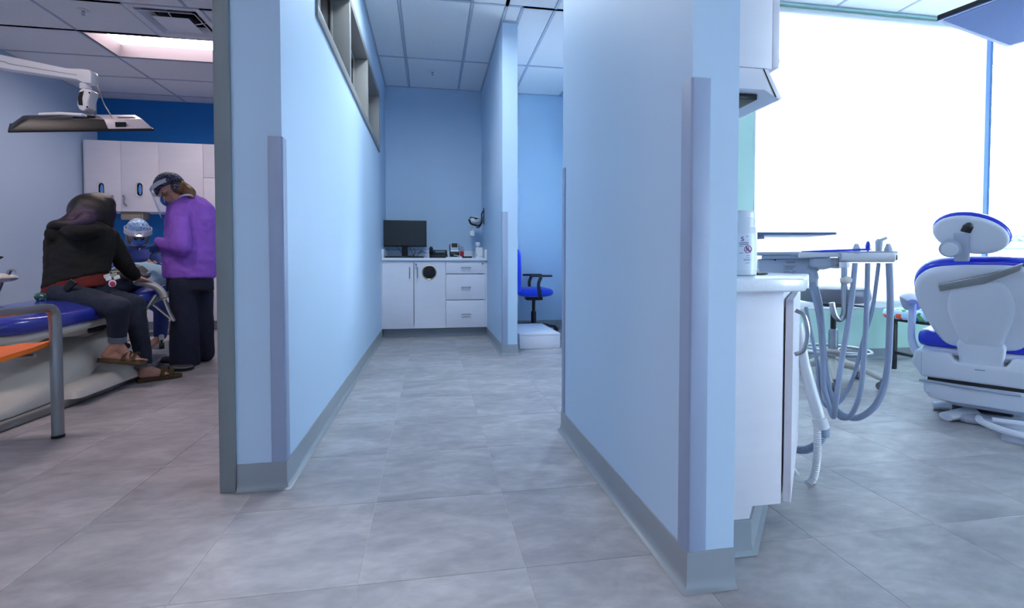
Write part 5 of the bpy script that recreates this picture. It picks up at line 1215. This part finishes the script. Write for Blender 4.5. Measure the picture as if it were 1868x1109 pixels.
# ---------------------------------------------------------------- standing assistant in purple gown
D = 4.12
t = thing('person', 'standing person in purple gown with navy patterned cap and face shield', 'person', W(345, 664, D))
hc = W(309, 349, 4.06); hf = -RGT * .85 + FWD * .12 + Vector((0, 0, -.5)); Rh = frame(hf)
P, L_ = head_prims(hc, Rh, W(336, 372, 4.1))
sh, el, wr = W(332, 388, 4.0), W(330, 448, 3.93), W(293, 446, 3.98)
P += [('m', ringm([(360, 340, 16, 0), (380, 346, 34, 0), (440, 347, 34, 0), (510, 347, 33, 0)], D, .7)), ('c', sh, el, .05, .04), ('c', el, wr, .038, .026), ('c', W(352, 388, 4.3), W(335, 450, 4.32), .05, .04), ('c', W(335, 450, 4.32), W(296, 452, 4.3), .038, .026),
      ('c', W(335, 512, 4.06), W(336, 590, 4.06), .075, .055), ('c', W(336, 590, 4.06), W(337, 652, 4.08), .052, .04), ('c', W(368, 512, 4.2), W(371, 585, 4.22), .075, .055), ('c', W(371, 585, 4.22), W(372, 645, 4.25), .052, .04)]
blob('body', P, M_skin, t, .009, 5); face_details(t, hc, Rh)
for w_, q_, sd in ((wr, W(278, 452, 4.06), 1), (W(296, 452, 4.3), W(282, 462, 4.3), -1)):
    blob('glove', hand_prims(w_, q_ - w_, (0, 0, -1), sd, .5, 1.05), M_glove, t, .006, 3)
gn = [('m', ringm([(353, 341, 14, 0), (362, 344, 26, 0), (376, 348, 39, 0), (400, 349, 43, 0), (440, 347, 44, 0), (480, 346, 45, 0), (507, 345, 44, 0)], D, .72)), ('c', sh, el, .082, .08), ('c', el, W(300, 446, 3.96), .078, .045), ('c', W(300, 446, 3.96), W(291, 440, 3.97), .04, .036), ('c', W(352, 388, 4.3), W(335, 450, 4.32), .078, .07), ('c', W(335, 450, 4.32), W(294, 452, 4.3), .065, .042)]
g = blob('gown', gn, M_purp, t, .011, 5)
crease(g, .010, 11, 8)
wobj('back_seam', MB().tube([W(358, 385, 3.955), W(360, 440, 3.945), W(362, 505, 3.945)], .0045, 6), M_purp, g)
wobj('collar', MB().tube(bez([W(327, 360, 4.03), W(336, 356, 4.0), W(348, 356, 4.02), W(355, 361, 4.08)], 5), .008, 8), M_band, g)
tr = [('m', ringm([(495, 346, 38, 0), (515, 347, 39, 0), (530, 348, 39, 0)], D, .7)), ('c', W(335, 520, 4.06), W(336, 590, 4.06), .1, .095), ('c', W(336, 590, 4.06), W(338, 660, 4.08), .1, .11), ('c', W(366, 520, 4.2), W(371, 585, 4.22), .09, .078), ('c', W(371, 585, 4.22), W(374, 645, 4.25), .078, .07)]
tt_ = blob('trousers', tr, M_navy, t, .011, 5); crease(tt_, .008, 14, 4)
for u, v, m_, d_, dx in ((335, 660, M_dark, 4.08, -.16), (368, 654, M_white, 4.26, -.02)):
    c = W(u, v, d_); c.z = .045
    blob('shoe', [('c', c - RGT * .06 + Vector((0, 0, 0)), c + RGT * (.05), .042, .04), ('c', c + RGT * (dx if dx < -.1 else -.1), c, .03, .042)], m_, t, .008, 5)
# cap, pony tail, mask, shield
Lh = lambda x, y, z: hc + Rh @ Vector((x, y, z))
def cap_mb(Lf, rx, ry, rz, z0, cz=.025, cy=-.012, n=28, m=8):
    rg = []
    for k in range(m + 1):
        a = math.asin(max(-1, min(1, z0 / rz))) + (math.pi / 2 * .98 - math.asin(max(-1, min(1, z0 / rz)))) * k / m
        rg.append([Lf(rx * math.cos(a) * math.cos(2 * math.pi * i / n), cy + ry * math.cos(a) * math.sin(2 * math.pi * i / n) , cz + rz * math.sin(a)) for i in range(n)])
    return MB().loft(rg)
cp = wobj('surgical_cap', cap_mb(Lh, .1, .126, .125, -.015, cz=.03, cy=-.02), M_zig, t)
blob('cap_knot', [('e', Lh(-.04, -.1, -.02), (.025, .03, .025), Rh), ('c', Lh(-.04, -.1, -.02), Lh(-.05, -.09, -.06), .014, .008)], M_zig, cp, .006, 3)
blob('hair', [('e', Lh(0, -.085, -.015), (.06, .05, .06), Rh), ('t', [Lh(.0, -.1, .0), W(338, 345, 4.07), W(347, 352, 4.06), W(348, 362, 4.04)], [.05, .05, .045, .02]), ('e', Lh(-.068, .0, -.03), (.012, .03, .03), Rh), ('e', Lh(.068, .0, -.03), (.012, .03, .03), Rh)], M_brn, t, .008, 4)
def mask(Lf, par):
    rg = []
    for z, hw_, yo in ((-.02, .052, .088), (-.035, .058, .1), (-.055, .06, .104), (-.075, .056, .1), (-.098, .04, .085)):
        rg.append([Lf(hw_ * math.sin(a), yo - .055 * (1 - math.cos(a)) * 1.4, z) for a in [(-1.25 + 2.5 * i / 14) for i in range(15)]] + [Lf(hw_ * .95 * math.sin(a), yo - .006 - .055 * (1 - math.cos(a)) * 1.4, z) for a in [(1.25 - 2.5 * i / 14) for i in range(15)]])
    o = wobj('face_mask', MB().loft(rg), M_mask, par)
    for q in (-1, 1): wobj('ear_loop', MB().tube(bez([Lf(q * .055, .06, -.035), Lf(q * .07, .02, -.01), Lf(q * .078, -.015, .0)], 4), .0018, 5).tube(bez([Lf(q * .05, .05, -.085), Lf(q * .066, .02, -.06), Lf(q * .078, -.015, -.02)], 4), .0018, 5), M_band, o)
    return o
def shield(Lf, par, zt=.05, zb=-.19, tilt_=.03, bz0=.024, bz1=.058):
    def arc(z, r, yo, n=18, w_=1.25): return [Lf(r * math.sin(a), yo + r * math.cos(a), z) for a in [(-w_ + 2 * w_ * i / (n - 1)) for i in range(n)]]
    A0, A1 = arc(zt, .115, .01), arc(zb, .115, .01 + tilt_); B0, B1 = arc(zt, .1135, .01), arc(zb, .1135, .01 + tilt_)
    o = wobj('visor', MB().loft([A0, A1, B1, B0, A0], cap=False, closed=False), M_vis, par)
    n = 40; ring = lambda z, k: [Lf(k * .112 * math.cos(2 * math.pi * i / n), .002 + k * .122 * math.sin(2 * math.pi * i / n), z + .0) for i in range(n)]
    wobj('visor_band', MB().loft([ring(bz0, 1.0), ring(bz0, 1.03), ring(bz1, 1.03), ring(bz1, 1.0), ring(bz0, 1.0)], cap=False), M_band, o)
mask(Lh, t); shield(Lh, t)

# ---------------------------------------------------------------- dentist behind the patient
D = 4.98
t = thing('person', 'seated dentist in blue scrubs with floral cap and white banded face shield', 'person', W(253, 560, D))
hc = W(252, 427, D); hf = Vector((-hc.x, -hc.y, 0)).normalized() * .92 + Vector((0, 0, -.36)) + RGT * .06; Rh = frame(hf)
P, L_ = head_prims(hc, Rh, W(253, 456, D + .06))
aR, aL = W(212, 465, D - .02), W(296, 465, D - .02); eR, eL = W(204, 492, D - .22), W(308, 492, D - .2); wR, wL = W(238, 497, D - .36), W(292, 484, D - .32)
P += [('m', ringm([(452, 253, 14, .04), (470, 253, 34, .04), (500, 253, 34, .05), (545, 253, 36, .06)], D, .6)), ('c', aR, eR, .045, .038), ('c', eR, wR, .036, .026), ('c', aL, eL, .045, .038), ('c', eL, wL, .036, .026)]
# thighs and shins, seated on the stool
for q in (-1, 1):
    hp = W(253 + q * 18, 545, D + .08); kn = W(253 + q * 42, 560, D - .1); an = W(253 + q * 40, 632, D + .02); an.z = .09
    P += [('c', hp, kn, .075, .055), ('c', kn, an, .05, .035), ('c', an, Vector((an.x - FWD.x * .14, an.y - FWD.y * .14, .045)), .036, .035)]
blob('body', P, M_skin, t, .01, 5); face_details(t, hc, Rh)
sc = [('m', ringm([(449, 253, 18, .05), (458, 253, 38, .04), (472, 253, 46, .03), (500, 253, 46, .03), (545, 253, 44, .04)], D, .6)), ('c', aR, eR, .075, .062), ('c', eR, wR + (eR - wR) * .08, .06, .045), ('c', aL, eL, .075, .062), ('c', eL, wL + (eL - wL) * .08, .06, .045)]
for q in (-1, 1):
    hp = W(253 + q * 18, 545, D + .08); kn = W(253 + q * 42, 560, D - .1); an = W(253 + q * 40, 632, D + .02); an.z = .12
    sc += [('c', hp, kn, .09, .075), ('c', kn, an, .07, .06)]
blob('scrubs', sc, M_scrub, t, .012, 5)
tgt = W(268, 486, 4.72)
for w_, sd in ((wR, -1), (wL, 1)):
    blob('glove', hand_prims(w_, tgt + Vector((0, 0, .03)) - w_, (0, 0, -1), sd, .55, 1.05), M_glove, t, .006, 3)
Lh = lambda x, y, z: hc + Rh @ Vector((x, y, z))
cp = wobj('surgical_cap', cap_mb(Lh, .098, .11, .115, .008, cz=.045), M_flor, t)
blob('hair', [('e', Lh(.07, -.04, -.05), (.03, .04, .07), Rh), ('e', Lh(-.07, -.04, -.05), (.03, .04, .07), Rh), ('e', Lh(0, -.08, -.05), (.06, .05, .06), Rh)], M_brn, t, .009, 4)
mask(Lh, t); shield(Lh, t, zb=-.22, bz0=.012, bz1=.068)
gl = MB()
for q in (-1, 1): gl.torus(Lh(q * .032, .104, .004), .022, .003, axis=Rh @ Vector((0, 1, 0)), n=20).cyl(Lh(q * .032, .1, .004), Lh(q * .03, .135, -.01), .011, .012)
gl.tube([Lh(-.05, .1, .006), Lh(-.08, .04, .006), Lh(-.085, -.03, .0)], .0025, 6).tube([Lh(.05, .1, .006), Lh(.08, .04, .006), Lh(.085, -.03, .0)], .0025, 6)
lp = wobj('loupes', gl, M_black, t)
wobj('head_light', MB().lathe(Lh(0, .125, .035), [(.012, -.012), (.014, .008), (.011, .01)], 14, axis=Rh @ Vector((0, 1, -.45))), M_black, lp)
wobj('head_light_lens', MB().lathe(Lh(0, .1356, .0303), [(.002, 0), (.0105, .0), (.0105, .001), (.002, .001)], 14, axis=Rh @ Vector((0, 1, -.45))), emit('white_led', (.85, .93, 1), 60), lp)
sp = bpy.data.lights.new('head_lamp_beam', 'SPOT'); sp.energy = 110; sp.spot_size = R_(15); sp.spot_blend = .5; sp.color = (.9, .95, 1); sp.shadow_soft_size = .008
so = bpy.data.objects.new('head_lamp_beam', sp); COL.objects.link(so); so.parent = t
src = Lh(0, .15, .024) - Vector(t.location); so.location = src
so.rotation_euler = (tgt - Vector(t.location) - src).to_track_quat('-Z', 'Y').to_euler()

# ---------------------------------------------------------------- patient
t = thing('person', 'patient lying on the reclined chair under a pale blue bib', 'person', (-2.55, 4.7, .62))
hc = Vector((-2.62, 5.15, .80)); Rh = frame(Vector((.05, -.25, 1)), Vector((0, 1, .2)))
P, L_ = head_prims(hc, Rh, Vector((-2.6, 4.98, .745)), .9)
P += [('t', [(-2.6, 4.95, .745), (-2.58, 4.8, .745), (-2.55, 4.6, .72), (-2.52, 4.45, .70)], [.07, .125, .115, .12], (1.2, .75)), ('c', (-2.44, 4.46, .70), (-2.33, 4.12, .70), .07, .055), ('c', (-2.33, 4.12, .70), (-2.38, 3.8, .61), .045, .03), ('c', (-2.6, 4.46, .70), (-2.62, 4.1, .72), .07, .055), ('c', (-2.62, 4.1, .72), (-2.56, 3.78, .61), .045, .03),
      ('c', (-2.44, 4.88, .75), (-2.40, 4.66, .72), .04, .033), ('c', (-2.40, 4.66, .72), (-2.40, 4.5, .72), .03, .022), ('c', (-2.76, 4.88, .75), (-2.83, 4.66, .72), .04, .033), ('c', (-2.83, 4.66, .72), (-2.8, 4.48, .70), .03, .022)]
P += hand_prims((-2.40, 4.5, .72), (-.1, -.9, 0), (0, 0, -1), 1, .4, .85) + hand_prims((-2.8, 4.48, .70), (.1, -.9, 0), (0, 0, -1), -1, .4, .85)
blob('body', P, M_skin, t, .009, 5); face_details(t, hc, Rh, .9)
blob('hair', [('e', hc + Rh @ Vector((0, -.035, .04)), (.075, .08, .085), Rh)], M_brn, t, .009, 4)
for x_, y_ in ((-2.38, 3.74), (-2.56, 3.72)):
    blob('sneaker', [('c', (x_, y_ + .04, .60), (x_, y_ - .01, .63), .034, .03), ('c', (x_, y_ + .05, .60), (x_, y_ + .06, .62), .036, .034)], M_snk, t, .008, 4)
blob('jeans', [('c', (-2.44, 4.5, .70), (-2.33, 4.12, .70), .092, .076), ('c', (-2.33, 4.12, .70), (-2.38, 3.82, .63), .072, .05), ('c', (-2.6, 4.5, .70), (-2.62, 4.1, .72), .092, .076), ('c', (-2.62, 4.1, .72), (-2.56, 3.8, .62), .07, .042), ('c', (-2.45, 4.5, .70), (-2.6, 4.5, .70), .1, .1)], M_jean, t, .011, 5)
blob('shirt', [('t', [(-2.6, 4.96, .75), (-2.58, 4.8, .745), (-2.55, 4.6, .72), (-2.52, 4.48, .70)], [.085, .14, .13, .13], (1.2, .75)), ('c', (-2.44, 4.88, .75), (-2.40, 4.66, .72), .055, .045), ('c', (-2.76, 4.88, .75), (-2.83, 4.66, .72), .055, .045), ('c', (-2.40, 4.66, .72), (-2.40, 4.52, .72), .045, .038), ('c', (-2.83, 4.66, .72), (-2.8, 4.5, .70), .045, .038)], M_dark, t, .011, 5)
# paper bib draped over the chest
rows = []
for i in range(9):
    y = 4.98 - i * .065; z = .862 - (.02 * max(0, i - 2) * .9)
    rows.append([Vector((-2.58 + (k - 4) * .078, y + .01 * math.sin(k * 1.7 + i), z - .011 * (abs(k - 4) ** 1.7) + .006 * math.sin(k * 2.1 + i * 1.3))) for k in range(9)])
vs = [p for r in rows for p in r]; n_ = len(vs); fs = []
for i in range(8):
    for k in range(8): a = i * 9 + k; fs.append((a, a + 1, a + 10, a + 9))
m = MB().add(vs, fs); o = wobj('paper_bib', m, M_bib, None if False else t); so_ = o.modifiers.new('t', 'SOLIDIFY'); so_.thickness = .002
# ================================================================ OUTSIDE
p = W(1850, 480, 26)
t = thing('low_building', 'blue grey low building seen through the slatted blind', 'building', (p.x, p.y, 0))
M_out = mat('blue_grey_siding', (84, 110, 160), .8, var=.05); M_roof = mat('slate_roof', (60, 76, 110), .8)
zt_ = W(1850, 441, 26).z
obj('walls', MB().box(-5, 9, 0, 6, -.5, zt_ - .35), M_out, t); obj('roof', MB().box(-5.3, 9.3, -.3, 6.3, zt_ - .35, zt_), M_roof, t)
for k in range(5):
    w_ = obj('window', MB().box(-4 + k * 2.4, -2.9 + k * 2.4, -.04, .02, .5, 1.3), M_white, t); obj('pane', MB().box(-3.92 + k * 2.4, -2.98 + k * 2.4, -.05, -.03, .58, 1.22), M_screen, w_)
M_leaf = mat('green_leaf', (70, 120, 92), .7, var=.3); M_bark = mat('bark', (90, 74, 60), .9)
for k, (du, hh, r) in enumerate(((1826, 408, .78), (1864, 410, .75), (1904, 407, .8))):
    c = W(du, hh + 30, 36); t = thing('leafy_tree', ('leftmost of three green trees behind the low building', 'middle one of three green trees behind the low building', 'rightmost of three green trees behind the low building')[k], 'tree', (c.x, c.y, -.5), group='trees beyond the window')
    H = c.z + .5
    obj('trunk', MB().tube([(0, 0, 0), (.05, 0, H * .5), (0, .05, H)], [.16, .12, .06], 8), M_bark, t)
    lf = MB(); rnd = random.Random(k)
    for i in range(700):
        v = Vector((rnd.gauss(0, 1), rnd.gauss(0, 1), rnd.gauss(0, 1))).normalized() * (rnd.random() ** .4) * r; v.z *= .8; v += Vector((0, 0, H))
        e = Vector((rnd.gauss(0, 1), rnd.gauss(0, 1), rnd.gauss(0, 1))).normalized(); f = e.orthogonal().normalized(); s = .1 + rnd.random() * .08
        lf.add([v - e * s, v + f * s * .6, v + e * s, v - f * s * .6], [(0, 1, 2, 3)])
    o = obj('foliage', lf, M_leaf, t); o['kind'] = 'stuff'
gr = struct('ground_outside', MB().box(-40, 90, 8, 90, -.8, -.5).box(2.2, 90, 3.95, 8, -.8, -.5).box(6.7, 90, -40, 3.95, -.8, -.5), mat('pale_pavement', (150, 150, 150), .9), 'pale paved ground outside the windows', 'ground')
